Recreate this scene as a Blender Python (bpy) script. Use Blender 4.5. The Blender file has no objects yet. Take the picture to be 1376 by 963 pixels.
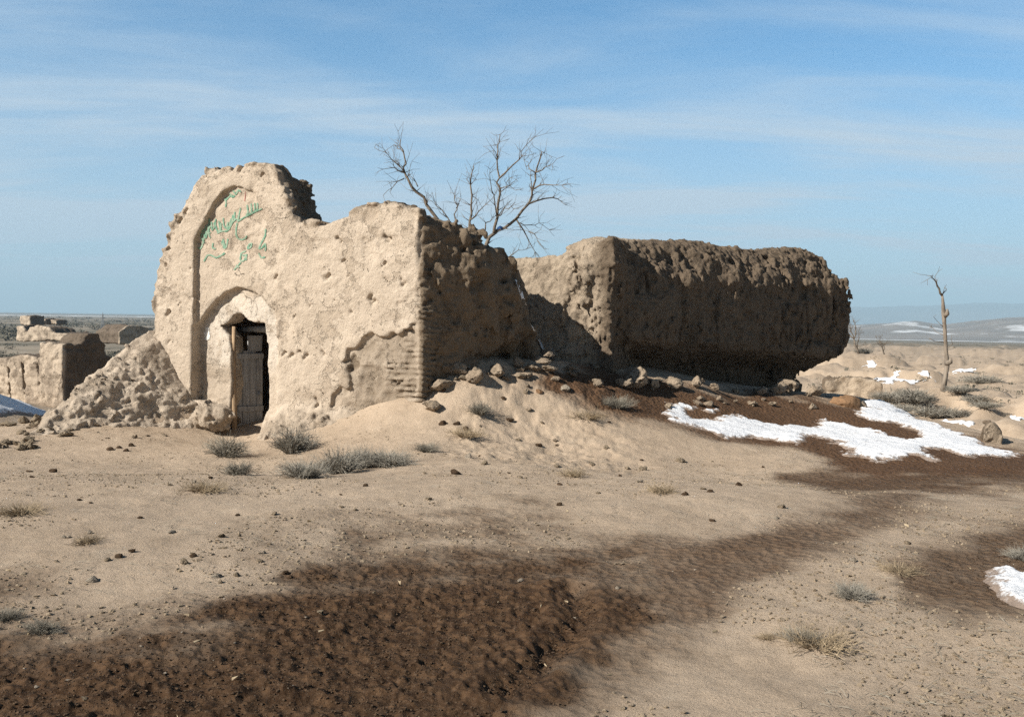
import bpy, math, random
import numpy as np
from mathutils import Matrix, Vector

rng = np.random.default_rng(7)
random.seed(7)
S = bpy.context.scene
COL = S.collection
R = math.radians
PI = math.pi

# ------------------------------------------------------------------ camera
CAM = np.array([0.0, 0.0, 1.7])
F = 1340.0
PITCH, ROLL = 2.29, 0.8
rotm = Matrix.Rotation(R(90 - PITCH), 3, 'X') @ Matrix.Rotation(R(ROLL), 3, 'Z')
RM = np.array(rotm)
cd = bpy.data.cameras.new('camera')
cam = bpy.data.objects.new('camera', cd)
COL.objects.link(cam)
cam.matrix_world = Matrix.Translation(Vector(CAM)) @ rotm.to_4x4()
cd.sensor_width = 36.0
cd.lens = 36.0 * F / 1376.0
cd.clip_start = 0.1
cd.clip_end = 60000
S.camera = cam

def ray(px, py):
    return RM @ np.array([(px - 688) / F, -(py - 481.5) / F, -1.0])
def at(px, py, Y):
    d = ray(px, py)
    return CAM + d * (Y / d[1])
def project(x, y, z):
    P = np.stack([x - CAM[0], y - CAM[1], z - CAM[2]], -1) @ RM
    w = np.maximum(-P[..., 2], 1e-3)
    return 688 + F * P[..., 0] / w, 481.5 - F * P[..., 1] / w, -P[..., 2]

# ------------------------------------------------------------------ noise and distance helpers
_pr = np.random.default_rng(3)
PERM = np.concatenate([_pr.permutation(256)] * 2).astype(np.int32)
RV = (_pr.random(256) * 2 - 1).astype(np.float32)
def vnoise(p):
    p = np.asarray(p, np.float32)
    i = np.floor(p).astype(np.int32)
    f = p - i
    u = f * f * f * (f * (f * 6 - 15) + 10)
    i &= 255
    x0, y0, z0 = i[:, 0], i[:, 1], i[:, 2]
    A = PERM[x0]; B = PERM[(x0 + 1) & 255]
    AA = PERM[(A + y0) & 255]; AB = PERM[(A + y0 + 1) & 255]
    BA = PERM[(B + y0) & 255]; BB = PERM[(B + y0 + 1) & 255]
    z1 = z0 + 1
    ux, uy, uz = u[:, 0], u[:, 1], u[:, 2]
    g = lambda h, z: RV[PERM[(h + z) & 255]]
    a = g(AA, z0) * (1 - ux) + g(BA, z0) * ux
    b = g(AB, z0) * (1 - ux) + g(BB, z0) * ux
    c = g(AA, z1) * (1 - ux) + g(BA, z1) * ux
    d = g(AB, z1) * (1 - ux) + g(BB, z1) * ux
    e = a * (1 - uy) + b * uy
    f2 = c * (1 - uy) + d * uy
    return e * (1 - uz) + f2 * uz
def fbm(p, o=4, gain=0.5):
    p = np.asarray(p, np.float32)
    t = np.zeros(len(p), np.float32); a = 1.0; s = 0.0
    for k in range(o):
        t += a * vnoise(p + 17.3 * k); s += a; a *= gain
        p = p * 2.03
    return t / s * 1.6
def billow(p, o=3):
    p = np.asarray(p, np.float32)
    t = np.zeros(len(p), np.float32); a = 1.0; s = 0.0
    for k in range(o):
        t += a * np.abs(vnoise(p + 11.7 * k)); s += a; a *= 0.5
        p = p * 2.1
    return t / s * 2.2
def fbm2(x, y, f, o=4, off=0.0):
    x = np.asarray(x, float); y = np.asarray(y, float)
    p = np.stack([x.ravel() * f + off, y.ravel() * f + off * 1.7, np.full(x.size, 3.3 + off)], -1)
    return fbm(p, o).reshape(x.shape)
def ss(a, b, x):
    t = np.clip((x - a) / (b - a), 0, 1)
    return t * t * (3 - 2 * t)
def smin(a, b, k):
    h = np.clip(0.5 + 0.5 * (b - a) / k, 0, 1)
    return b + (a - b) * h - k * h * (1 - h)
def smax(a, b, k):
    return -smin(-a, -b, k)
def polysd(P, x, y):
    """signed distance to a polygon, negative inside"""
    P = np.asarray(P, float); x = np.asarray(x, float); y = np.asarray(y, float)
    d = np.full(x.shape, 1e9); ins = np.zeros(x.shape, bool)
    n = len(P)
    for i in range(n):
        ax, ay = P[i]; bx, by = P[(i + 1) % n]
        ex, ey = bx - ax, by - ay
        t = np.clip(((x - ax) * ex + (y - ay) * ey) / (ex * ex + ey * ey + 1e-12), 0, 1)
        d = np.minimum(d, (x - ax - t * ex) ** 2 + (y - ay - t * ey) ** 2)
        c = (ay > y) != (by > y)
        ins ^= c & (x < (bx - ax) * (y - ay) / (by - ay + 1e-12) + ax)
    d = np.sqrt(d)
    return np.where(ins, -d, d)

# ------------------------------------------------------------------ object helpers
def mesh_obj(name, V, Fc, m=None, parent=None, loc=None, smooth=True, attrs=None):
    V = np.ascontiguousarray(V, np.float32)
    me = bpy.data.meshes.new(name)
    if isinstance(Fc, np.ndarray):
        k = Fc.shape[1]
        me.vertices.add(len(V)); me.vertices.foreach_set('co', V.ravel())
        me.loops.add(Fc.size); me.loops.foreach_set('vertex_index', np.ascontiguousarray(Fc, np.int32).ravel())
        me.polygons.add(len(Fc)); me.polygons.foreach_set('loop_start', np.arange(0, Fc.size, k, dtype=np.int32))
        me.polygons.foreach_set('use_smooth', np.full(len(Fc), smooth))
        me.update(calc_edges=True)
    else:
        me.from_pydata([tuple(map(float, v)) for v in V], [], Fc)
        me.polygons.foreach_set('use_smooth', [smooth] * len(me.polygons))
        me.update()
    if attrs:
        for k2, a in attrs.items():
            at_ = me.attributes.new(k2, 'FLOAT', 'POINT')
            at_.data.foreach_set('value', np.ascontiguousarray(a, np.float32))
    o = bpy.data.objects.new(name, me)
    COL.objects.link(o)
    if m: me.materials.append(m)
    if parent: o.parent = parent
    if loc is not None: o.location = loc
    return o
def tag(o, label=None, cat=None, group=None, kind=None):
    if label: o['label'] = label
    if cat: o['category'] = cat
    if group: o['group'] = group
    if kind: o['kind'] = kind
    return o
def empty(name, loc):
    o = bpy.data.objects.new(name, None)
    COL.objects.link(o); o.location = loc; o.empty_display_size = 0.3
    return o

class MB:
    """collects simple shapes into one mesh"""
    def __init__(s): s.V = []; s.F = []
    def tube(s, pts, radii, n=6):
        pts = [Vector(p) for p in pts]
        b0 = len(s.V); prev = None
        for i, p in enumerate(pts):
            t = (pts[min(i + 1, len(pts) - 1)] - pts[max(i - 1, 0)])
            if t.length < 1e-6: t = Vector((0, 0, 1))
            t.normalize()
            if prev is None:
                u = t.orthogonal().normalized()
            else:
                u = prev - t * prev.dot(t)
                u = u.normalized() if u.length > 1e-5 else t.orthogonal().normalized()
            prev = u; v = t.cross(u)
            for k in range(n):
                a = 2 * PI * k / n
                s.V.append(p + (u * math.cos(a) + v * math.sin(a)) * radii[i])
        for i in range(len(pts) - 1):
            for k in range(n):
                k2 = (k + 1) % n
                s.F.append((b0 + i * n + k, b0 + i * n + k2, b0 + (i + 1) * n + k2, b0 + (i + 1) * n + k))
        s.F.append(tuple(b0 + k for k in reversed(range(n))))
        s.F.append(tuple(b0 + (len(pts) - 1) * n + k for k in range(n)))
    def box(s, fr, lo, hi, jit=0.0):
        """fr maps local (a,b,c) to world"""
        b0 = len(s.V)
        for c in (lo[2], hi[2]):
            for (a, b) in ((lo[0], lo[1]), (hi[0], lo[1]), (hi[0], hi[1]), (lo[0], hi[1])):
                j = [random.uniform(-jit, jit) for _ in range(3)]
                s.V.append(Vector(fr(a + j[0], b + j[1], c + j[2])))
        for f in ((3, 2, 1, 0), (4, 5, 6, 7), (0, 1, 5, 4), (1, 2, 6, 5), (2, 3, 7, 6), (3, 0, 4, 7)):
            s.F.append(tuple(b0 + i for i in f))
    def build(s, name, m, parent=None, loc=None, smooth=False):
        V = np.array([tuple(v) for v in s.V])
        if loc is not None: V = V - np.array(loc)
        return mesh_obj(name, V, s.F, m, parent, loc, smooth)

# ------------------------------------------------------------------ materials
def mat(name):
    m = bpy.data.materials.new(name); m.use_nodes = True
    nt = m.node_tree
    b = nt.nodes['Principled BSDF']
    b.inputs['Roughness'].default_value = 0.95
    b.inputs['Specular IOR Level'].default_value = 0.08
    return m, nt, b
class N:
    def __init__(s, nt): s.nt = nt; s.L = nt.links
    def new(s, t, **k):
        n = s.nt.nodes.new(t)
        for a, v in k.items(): setattr(n, a, v)
        return n
    def noise(s, co, scale, detail=4, rough=0.55, dist=0.0):
        n = s.new('ShaderNodeTexNoise'); n.inputs['Scale'].default_value = scale
        n.inputs['Detail'].default_value = detail; n.inputs['Roughness'].default_value = rough
        n.inputs['Distortion'].default_value = dist
        s.L.new(co, n.inputs['Vector']); return n.outputs['Fac']
    def vor(s, co, scale, feat='F1'):
        n = s.new('ShaderNodeTexVoronoi', feature=feat); n.inputs['Scale'].default_value = scale
        s.L.new(co, n.inputs['Vector']); return n.outputs['Distance']
    def ramp(s, fac, a, b, lo=0.0, hi=1.0):
        n = s.new('ShaderNodeMapRange'); n.interpolation_type = 'SMOOTHSTEP'
        for k, v in (('From Min', a), ('From Max', b), ('To Min', lo), ('To Max', hi)): n.inputs[k].default_value = v
        s.L.new(fac, n.inputs['Value']); return n.outputs['Result']
    def mix(s, fac, a, b, mode='MIX'):
        n = s.new('ShaderNodeMix', data_type='RGBA', blend_type=mode)
        for inp, v in ((n.inputs[0], fac), (n.inputs[6], a), (n.inputs[7], b)):
            if isinstance(v, (int, float)): inp.default_value = v
            elif isinstance(v, tuple): inp.default_value = (*v, 1)
            else: s.L.new(v, inp)
        return n.outputs[2]
    def math(s, op, a, b=0.0):
        n = s.new('ShaderNodeMath', operation=op)
        for inp, v in ((n.inputs[0], a), (n.inputs[1], b)):
            if isinstance(v, (int, float)): inp.default_value = v
            else: s.L.new(v, inp)
        return n.outputs[0]
    def attr(s, name):
        return s.new('ShaderNodeAttribute', attribute_name=name).outputs['Fac']
    def objco(s, scale=(1, 1, 1)):
        tc = s.new('ShaderNodeTexCoord'); mp = s.new('ShaderNodeMapping')
        mp.inputs['Scale'].default_value = scale
        s.L.new(tc.outputs['Object'], mp.inputs['Vector']); return mp.outputs['Vector']
    def bump(s, h, strength, dist, prev=None):
        n = s.new('ShaderNodeBump'); n.inputs['Strength'].default_value = strength
        n.inputs['Distance'].default_value = dist
        s.L.new(h, n.inputs['Height'])
        if prev: s.L.new(prev, n.inputs['Normal'])
        return n.outputs['Normal']

def earth_mat(name, plaster, raw_shade, dark, bumpk=1.0, flake=1.0):
    m, nt, b = mat(name); n = N(nt)
    co = n.objco()
    wv = n.new('ShaderNodeTexNoise'); wv.inputs['Scale'].default_value = 3.0; wv.inputs['Detail'].default_value = 4
    nt.links.new(co, wv.inputs['Vector'])
    va = n.new('ShaderNodeVectorMath', operation='MULTIPLY_ADD'); va.inputs[1].default_value = (.4, .4, .4)
    nt.links.new(wv.outputs['Color'], va.inputs[0]); nt.links.new(co, va.inputs[2]); cw = va.outputs[0]
    e = n.attr('erode_shade')
    big = n.noise(co, 0.9, 5, 0.6)
    mid = n.noise(co, 5.0, 8, 0.68)
    fine = n.noise(co, 38.0, 5, 0.7)
    grit = n.noise(co, 110.0, 3, 0.7)
    fl = n.ramp(n.noise(co, 1.9, 9, 0.66), .545, .56)                 # plaster flaked away
    fl = n.math('MULTIPLY', fl, flake)
    pit = n.math('MULTIPLY', n.ramp(n.vor(cw, 9.0), .17, .08), n.ramp(n.noise(co, 2.6, 3), .50, .60))
    crk = n.math('MULTIPLY', n.ramp(n.vor(cw, 1.1, 'DISTANCE_TO_EDGE'), .009, .002), n.ramp(n.noise(co, 1.7, 4), .58, .64))
    c = n.mix(e, plaster, raw_shade)
    drk = n.mix(e, dark, tuple(x * .72 for x in raw_shade)); c = n.mix(n.ramp(big, 0.38, 0.68, 0, 0.4), c, drk)
    c = n.mix(n.math('MULTIPLY', fl, .55), c, drk)
    c = n.mix(n.ramp(mid, 0.48, 0.72, 0, 0.5), c, drk)
    c = n.mix(n.ramp(fine, 0.52, 0.76, 0, 0.45), c, tuple(x * 0.6 for x in dark))
    c = n.mix(n.ramp(grit, 0.60, 0.72, 0, 0.5), c, tuple(x * 0.5 for x in dark))
    c = n.mix(n.ramp(grit, 0.40, 0.30, 0, 0.4), c, tuple(min(1, x * 1.3) for x in plaster))
    c = n.mix(n.math('MULTIPLY', n.ramp(n.noise(co, 2.4, 5), 0.55, 0.72, 0, 0.45), n.math('SUBTRACT', 1.0, e)), c, tuple(min(1, x * 1.2) for x in plaster))
    c = n.mix(n.math('MULTIPLY', n.attr('lime'), n.ramp(mid, .66, .45, .15, .8)), c, (.61, .54, .455))
    c = n.mix(n.math('MULTIPLY', n.math('MAXIMUM', pit, crk), .6), c, tuple(x * 0.45 for x in dark))
    nt.links.new(c, b.inputs['Base Color'])
    k = n.bump(mid, 0.75 * bumpk, 0.07)
    k = n.bump(n.noise(co, 17, 8, 0.7), 0.6 * bumpk, 0.04, k)
    k = n.bump(n.noise(co, 70, 6, 0.7), 0.7 * bumpk, 0.018, k)
    nn = n.new('ShaderNodeBump', invert=True); nn.inputs['Strength'].default_value = .9; nn.inputs['Distance'].default_value = .03
    nt.links.new(n.math('ADD', n.math('MAXIMUM', pit, crk), n.math('MULTIPLY', fl, .5)), nn.inputs['Height']); nt.links.new(k, nn.inputs['Normal'])
    nt.links.new(nn.outputs['Normal'], b.inputs['Normal'])
    return m
M_WALL = earth_mat('mud_plaster', (0.54, 0.45, 0.355), (0.19, 0.146, 0.103), (0.385, 0.31, 0.235))  # bare mud tone, darkened to paint in shade on the side faces
M_WALL2 = earth_mat('weathered_shade_mud', (0.44, 0.355, 0.265), (0.172, 0.13, 0.092), (0.15, 0.113, 0.08), 1.3, .4)  # weathered mud tone, made darker still to deepen the shaded face
M_RUIN = earth_mat('ruin_mud', (0.48, 0.395, 0.305), (0.15, 0.118, 0.09), (0.24, 0.19, 0.145))  # second tone is bare mud with the end wall's shade painted in
M_CLOD = earth_mat('dry_clod', (0.38, 0.30, 0.215), (0.34, 0.27, 0.19), (0.25, 0.19, 0.13))
M_BROWN = earth_mat('brown_clod', (0.13, 0.085, 0.055), (0.12, 0.08, 0.05), (0.07, 0.045, 0.03))
M_RUBBLE = earth_mat('mud_rubble', (0.44, 0.35, 0.26), (0.37, 0.29, 0.21), (0.26, 0.2, 0.145))
M_STONE = earth_mat('pale_stone', (0.47, 0.40, 0.32), (0.42, 0.35, 0.27), (0.33, 0.28, 0.22))
M_RED = earth_mat('orange_earth', (0.34, 0.20, 0.11), (0.3, 0.18, 0.1), (0.2, 0.12, 0.07))

def ground_mat():
    m, nt, b = mat('dry_earth'); n = N(nt)
    co = n.objco()
    wet, far, snow, red = n.attr('wet'), n.attr('far'), n.attr('snow'), n.attr('red')
    big = n.noise(co, 0.35, 5, 0.6); mid = n.noise(co, 1.7, 6, 0.6); fine = n.noise(co, 9.0, 6, 0.65); grit = n.noise(co, 55.0, 4, 0.7)
    c = n.mix(n.ramp(big, 0.35, 0.7), (0.48, 0.375, 0.275), (0.41, 0.317, 0.23))
    c = n.mix(n.ramp(mid, 0.42, 0.75, 0, 0.55), c, (0.29, 0.22, 0.155))
    c = n.mix(n.ramp(n.noise(co, 3.1, 5), 0.55, 0.75, 0, 0.5), c, (0.50, 0.41, 0.31))
    c = n.mix(n.ramp(fine, 0.5, 0.78, 0, 0.5), c, (0.22, 0.165, 0.11))
    c = n.mix(n.ramp(grit, 0.54, 0.72, 0, 0.6), c, (0.16, 0.115, 0.075))
    c = n.mix(n.ramp(n.noise(co, 130.0, 3, .7), 0.58, 0.70, 0, 0.5), c, (0.55, 0.46, 0.36))
    # far plain: greyer, with scrub tones
    fb = n.noise(co, 0.035, 8, 0.7)
    fc = n.mix(n.ramp(fb, 0.36, 0.58), (0.26, 0.215, 0.16), (0.095, 0.088, 0.063))
    fc = n.mix(n.ramp(n.noise(co, 0.012, 5, 0.6), 0.45, 0.62, 0, 0.7), fc, (0.30, 0.25, 0.19))
    c = n.mix(far, c, fc)
    # damp trodden soil
    w2 = n.math('ADD', wet, n.math('MULTIPLY', n.math('SUBTRACT', fine, 0.5), 0.22))
    w2 = n.math('ADD', w2, n.math('MULTIPLY', n.math('SUBTRACT', mid, 0.5), 0.3))
    wf = n.math('MULTIPLY', n.ramp(w2, 0.05, 1.0), n.ramp(wet, 0.0, 0.12))
    wc = n.mix(n.ramp(fine, 0.38, 0.66), (0.056, 0.0315, 0.0175), (0.118, 0.069, 0.038))
    wc = n.mix(n.ramp(grit, 0.5, 0.72, 0, 0.6), wc, (0.15, 0.105, 0.07))
    wc = n.mix(red, wc, (0.12, 0.068, 0.039))
    c = n.mix(wf, c, wc)
    sn = n.math('ADD', snow, n.math('MULTIPLY', n.math('SUBTRACT', n.noise(co, 0.02, 6, 0.7), 0.5), 1.1))
    c = n.mix(n.ramp(sn, 0.55, 0.75), c, (0.75, 0.76, 0.78))
    nt.links.new(c, b.inputs['Base Color'])
    nf = n.math('SUBTRACT', 1.0, far)
    k = n.bump(n.math('MULTIPLY', n.noise(co, 11, 9, 0.72), nf), 0.55, 0.045)
    k = n.bump(n.math('MULTIPLY', n.noise(co, 60, 6, 0.75), nf), 0.8, 0.02, k)
    k = n.bump(n.math('MULTIPLY', n.vor(co, 16), n.math('MULTIPLY', wf, nf)), 0.7, 0.05, k)
    nt.links.new(k, b.inputs['Normal'])
    return m
M_GROUND = ground_mat()

def simple_mat(name, c1, c2, scale=12, bump=0.4, rough=0.9, bd=0.02, stretch=(1, 1, 1)):
    m, nt, b = mat(name); n = N(nt); co = n.objco(stretch)
    f = n.noise(co, scale, 6, 0.6)
    nt.links.new(n.mix(n.ramp(f, 0.35, 0.68), c1, c2), b.inputs['Base Color'])
    nt.links.new(n.bump(n.noise(co, scale * 2.2, 6, 0.65), bump, bd), b.inputs['Normal'])
    b.inputs['Roughness'].default_value = rough
    return m
def snow_mat():
    m, nt, b = mat('old_snow'); n = N(nt); co = n.objco()
    th = n.attr('thin')
    d = n.ramp(n.noise(co, 3.0, 8, 0.72), 0.56, 0.74, 0, 0.7)
    c = n.mix(d, (0.80, 0.81, 0.83), (0.50, 0.45, 0.39))
    sp = n.math('ADD', n.math('MULTIPLY', th, .5), n.noise(co, 12, 7, 0.75))
    c = n.mix(n.ramp(sp, 0.66, 0.86, 0, .9), c, (0.20, 0.135, 0.09))
    c = n.mix(n.ramp(n.noise(co, 45, 4, 0.75), 0.62, 0.72, 0, 0.6), c, (0.3, 0.24, 0.19))
    nt.links.new(c, b.inputs['Base Color'])
    k = n.bump(n.noise(co, 6, 8, 0.7), 0.7, 0.08)
    k = n.bump(n.noise(co, 40, 5, 0.7), 0.6, 0.02, k)
    nt.links.new(k, b.inputs['Normal'])
    b.inputs['Roughness'].default_value = 0.75
    return m
M_SNOW = snow_mat()
M_BARK = simple_mat('grey_bark', (0.20, 0.165, 0.13), (0.12, 0.097, 0.075), 10, 0.6)
M_BARK2 = simple_mat('bleached_bark', (0.27, 0.225, 0.18), (0.14, 0.115, 0.09), 6, 0.8, stretch=(1, 1, 0.3))
M_TWIG = simple_mat('dry_twigs', (0.31, 0.285, 0.24), (0.19, 0.175, 0.145), 5, 0.1)
M_TWIG2 = simple_mat('dark_twigs', (0.27, 0.245, 0.2), (0.165, 0.15, 0.12), 5, 0.1)
M_SCRUB = simple_mat('distant_scrub_twigs', (0.14, 0.13, 0.1), (0.075, 0.072, 0.055), 3, 0.1)
M_WOOD = simple_mat('weathered_door_wood', (0.35, 0.34, 0.33), (0.22, 0.213, 0.206), 6, 0.5, stretch=(5, 5, 0.5))
M_POST = simple_mat('door_post_wood', (0.42, 0.30, 0.19), (0.25, 0.17, 0.105), 6, 0.5, stretch=(5, 5, 0.5))
M_GREEN = simple_mat('green_paint', (0.115, 0.25, 0.175), (0.29, 0.345, 0.26), 16, 0.1)
M_REDP = simple_mat('red_paint', (0.42, 0.16, 0.13), (0.42, 0.25, 0.2), 14, 0.1)
M_WHITEP = simple_mat('white_paint', (0.74, 0.73, 0.70), (0.6, 0.56, 0.5), 9, 0.2)
M_STRAW = simple_mat('straw', (0.42, 0.34, 0.23), (0.3, 0.23, 0.15), 30, 0.1)
M_STEEL = simple_mat('dull_steel', (0.25, 0.26, 0.27), (0.18, 0.18, 0.19), 4, 0.1, 0.6)
M_RAG = simple_mat('blue_plastic', (0.02, 0.06, 0.16), (0.03, 0.08, 0.2), 9, 0.3, 0.5)

# ------------------------------------------------------------------ terrain
C1 = at(565, 562, 16.0); C1[2] = 0.0
CP = [(0, 0, 0), (-7, 0, 0), (7, 0, 0.05), (0, -8, 0), (-18, 0, 0.1), (18, 0, 0.1), (-18, -12, 0), (18, -12, 0), (0, -16, 0),
      (-14, 12, 0.0), (13, 9, -0.05), (-9, 8, 0.0), (7, 8.5, 0.0), (0, 8, 0.0), (-4, 8, 0.0), (0, 4, 0), (-3, 11, -0.06), (-7.5, 12.5, -0.2), (3, 10, -0.05), (1, 11.5, -0.1),
      (14, 13, -0.4), (16, 20, -1.3), (14, 17, -0.8), (20, 24, -2.0),
      (9.2, 24, -0.3), (9.9, 26, -0.5), (9.0, 26.5, -.4), (11.6, 23.5, -1.35), (13, 22, -1.3), (12, 26, -1.9), (12, 28, -2.1), (10.4, 29.5, -2.0), (14, 33, -2.3), (10, 36, -2.2), (18, 36, -2.3), (20, 45, -2.5), (8, 45, -2.4), (26, 34, -2.4),
      (-11.2, 21.5, -0.75), (-12.6, 24.2, -0.35), (-10.4, 24.5, -1.0), (-13.4, 22.7, 1.0), (-14.4, 22.0, 1.8), (-16, 20.5, 2.15), (-20, 20, 2.0), (-17, 15.5, 0), (-12.6, 20.2, -0.35), (-17.5, 28, -0.8),  # high points here: unseen mound added to shade the snow bank
      (-13, 28.5, -1.05), (-10, 28.5, -1.1), (-8, 25, -0.8), (-16, 34, -1.8), (-8, 36, -2.0), (-20, 45, -2.8), (-5, 45, -2.6), (-26, 34, -1.5),
      (-3, 24, 0.1), (0, 24, 0.3), (3, 25, 0.1), (0, 30, -0.7), (6, 31, -1.4), (-4, 21, 0.2), (0, 19.2, 0.9), (6, 25.5, -.1), (-5, 30, -1.0), (0, 38, -2.0)]
for (px, py, Y) in [(335, 590, 16.8), (322, 590, 17.3), (250, 578, 17.3), (450, 578, 16.0), (560, 572, 15.4), (606, 503, 16.4), (640, 484, 16.9), (690, 486, 17.3), (574, 567, 15.4), (600, 550, 15.8), (640, 535, 16.0), (600, 605, 13.6), (700, 605, 14.4), (700, 562, 15.9),
                    (730, 490, 17.7), (770, 497, 18.2), (815, 502, 18.6), (830, 562, 16.3), (900, 548, 18.0), (1000, 547, 20.0), (1040, 526, 21.6), (1105, 531, 23.7), (860, 511, 18.9), (940, 517, 19.9),
                    (1000, 592, 16.3), (1100, 603, 15.8), (1130, 620, 14.7), (1230, 614, 15.4), (1171, 550, 21.3), (1250, 575, 19.3), (1330, 599, 17.6), (1390, 614, 16.9),
                    (100, 592, 15.7), (0, 602, 15.0), (60, 576, 17.3), (40, 567, 18.4), (160, 570, 17.2), (400, 640, 12.2), (800, 640, 12.0), (1000, 650, 12.2)]:
    CP.append(tuple(at(px, py, Y)))
CP = np.array(CP)
def _tk(r2): return np.where(r2 > 1e-9, 0.5 * r2 * np.log(np.maximum(r2, 1e-9)), 0.0)
def tps_fit(P, lam=0.02):
    n = len(P); xy = P[:, :2] / 10
    K = _tk(((xy[:, None] - xy[None]) ** 2).sum(-1)) + lam * np.eye(n) * 0.05
    Q = np.hstack([np.ones((n, 1)), xy])
    A = np.zeros((n + 3, n + 3)); A[:n, :n] = K; A[:n, n:] = Q; A[n:, :n] = Q.T
    return np.linalg.solve(A, np.concatenate([P[:, 2], np.zeros(3)]))
TW = tps_fit(CP)
def tps(x, y):
    xs, ys = x / 10, y / 10
    o = TW[-3] + TW[-2] * xs + TW[-1] * ys
    for i in range(len(CP)):
        o = o + TW[i] * _tk((xs - CP[i, 0] / 10) ** 2 + (ys - CP[i, 1] / 10) ** 2)
    return o
def far_z(x, y):
    r = np.hypot(x, y); az = np.degrees(np.arctan2(x, np.maximum(y, 1e-3)))
    wr = ss(-6, 12, az)
    zr = -2.4 - 0.0132 * np.maximum(r - 50, 0); zr = np.maximum(zr, -34)
    zl = -2.6 - 3.6 * ss(45, 220, r)
    return zl * (1 - wr) + zr * wr
def H0(x, y):
    x = np.asarray(x, float); y = np.asarray(y, float)
    r = np.hypot(x, y - 6)
    w = ss(27, 46, r)
    xc = np.clip(x, -40, 40); yc = np.clip(y, -25, 55)
    near = np.clip(tps(xc, yc), -4, 2.2)
    return near * (1 - w) + far_z(x, y) * w
class Frame:
    def __init__(s, org, a, n):
        s.o = np.array(org, float); s.a = np.array([*a, 0.0]); s.n = np.array([*n, 0.0]); s.z = np.array([0, 0, 1.0])
        s.det = np.dot(np.cross(s.a, s.n), s.z)
    def w(s, u, d, z): return s.o + u * s.a + d * s.n + z * s.z
    def loc(s, P):
        q = np.asarray(P) - s.o
        return np.array([q @ s.a, q @ s.n, q @ s.z])
    def pix(s, px, py, d=0.0):
        """where the pixel's ray meets the plane at depth d -> (u, z)"""
        r = ray(px, py); o = s.o + d * s.n
        t = ((o - CAM) @ s.n) / (r @ s.n)
        q = s.loc(CAM + r * t)
        return q[0], q[2]

TH = R(25)
F1 = Frame(C1, (-math.cos(TH), math.sin(TH)), (-math.sin(TH), -math.cos(TH)))
fw = F1.pix
TAL = [fw(*p, -0.1) for p in [(40, 600), (88, 566), (100, 560), (120, 546), (150, 511), (170, 485), (190, 451), (205, 440), (220, 456), (238, 486), (256, 522), (276, 556), (298, 588)]]
tal_s = np.array([p[0] for p in TAL][::-1]); tal_z = np.array([p[1] for p in TAL][::-1])
# damp soil, drawn as regions of the ground
WET = [([(860, 740), (1000, 712), (1070, 697), (1190, 652), (1400, 614), (1400, 650), (1290, 668), (1180, 712), (1060, 768), (960, 835), (860, 850)], 0.72, 36, 0.35),
       ([(-300, 838), (0, 832), (110, 836), (190, 858), (290, 824), (350, 790), (430, 757), (560, 735), (700, 732), (800, 745), (880, 765), (905, 800), (880, 850), (800, 905), (730, 975), (650, 1100), (300, 1400), (-400, 1300)], 1.0, 78, 0.0),
       ([(-300, 775), (0, 778), (150, 790), (300, 790), (400, 745), (520, 718), (700, 708), (850, 722), (960, 728), (1070, 700), (1190, 655), (1390, 618), (1390, 650), (1290, 664), (1180, 705), (1060, 762), (960, 832), (880, 905), (800, 985), (700, 1100), (-300, 1300)], 0.55, 52, 0.1),
       ([(1195, 748), (1260, 722), (1390, 690), (1450, 690), (1450, 835), (1380, 822), (1290, 830), (1215, 805)], 0.74, 22, 0.15),
       ([(715, 506), (770, 494), (860, 504), (1000, 529), (1110, 532), (1180, 552), (1300, 590), (1390, 612), (1390, 640), (1180, 650), (1110, 622), (1060, 603), (950, 590), (870, 575), (800, 552), (740, 536)], 0.95, 12, 0.75),
       ([(1050, 640), (1200, 625), (1400, 615), (1400, 652), (1250, 662), (1120, 668)], 0.85, 18, 0.25)]
def wet_at(x, y, z):
    px, py, d = project(x, y, z)
    nx = fbm2(x, y, 0.9, 4, 5.0); ny = fbm2(x, y, 2.6, 3, 9.0)
    w = np.zeros_like(px); rd = np.zeros_like(px)
    near = (y > 0.8) & (y < 24) & (d > 0.5)
    for P, lv, soft, red in WET:
        s = polysd(P, px, py) + nx * soft * 0.7 + ny * soft * 0.35
        m = lv * ss(soft, -soft, s) * near
        rd = np.where(m > w, red, rd); w = np.maximum(w, m)
    return w, rd
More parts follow.
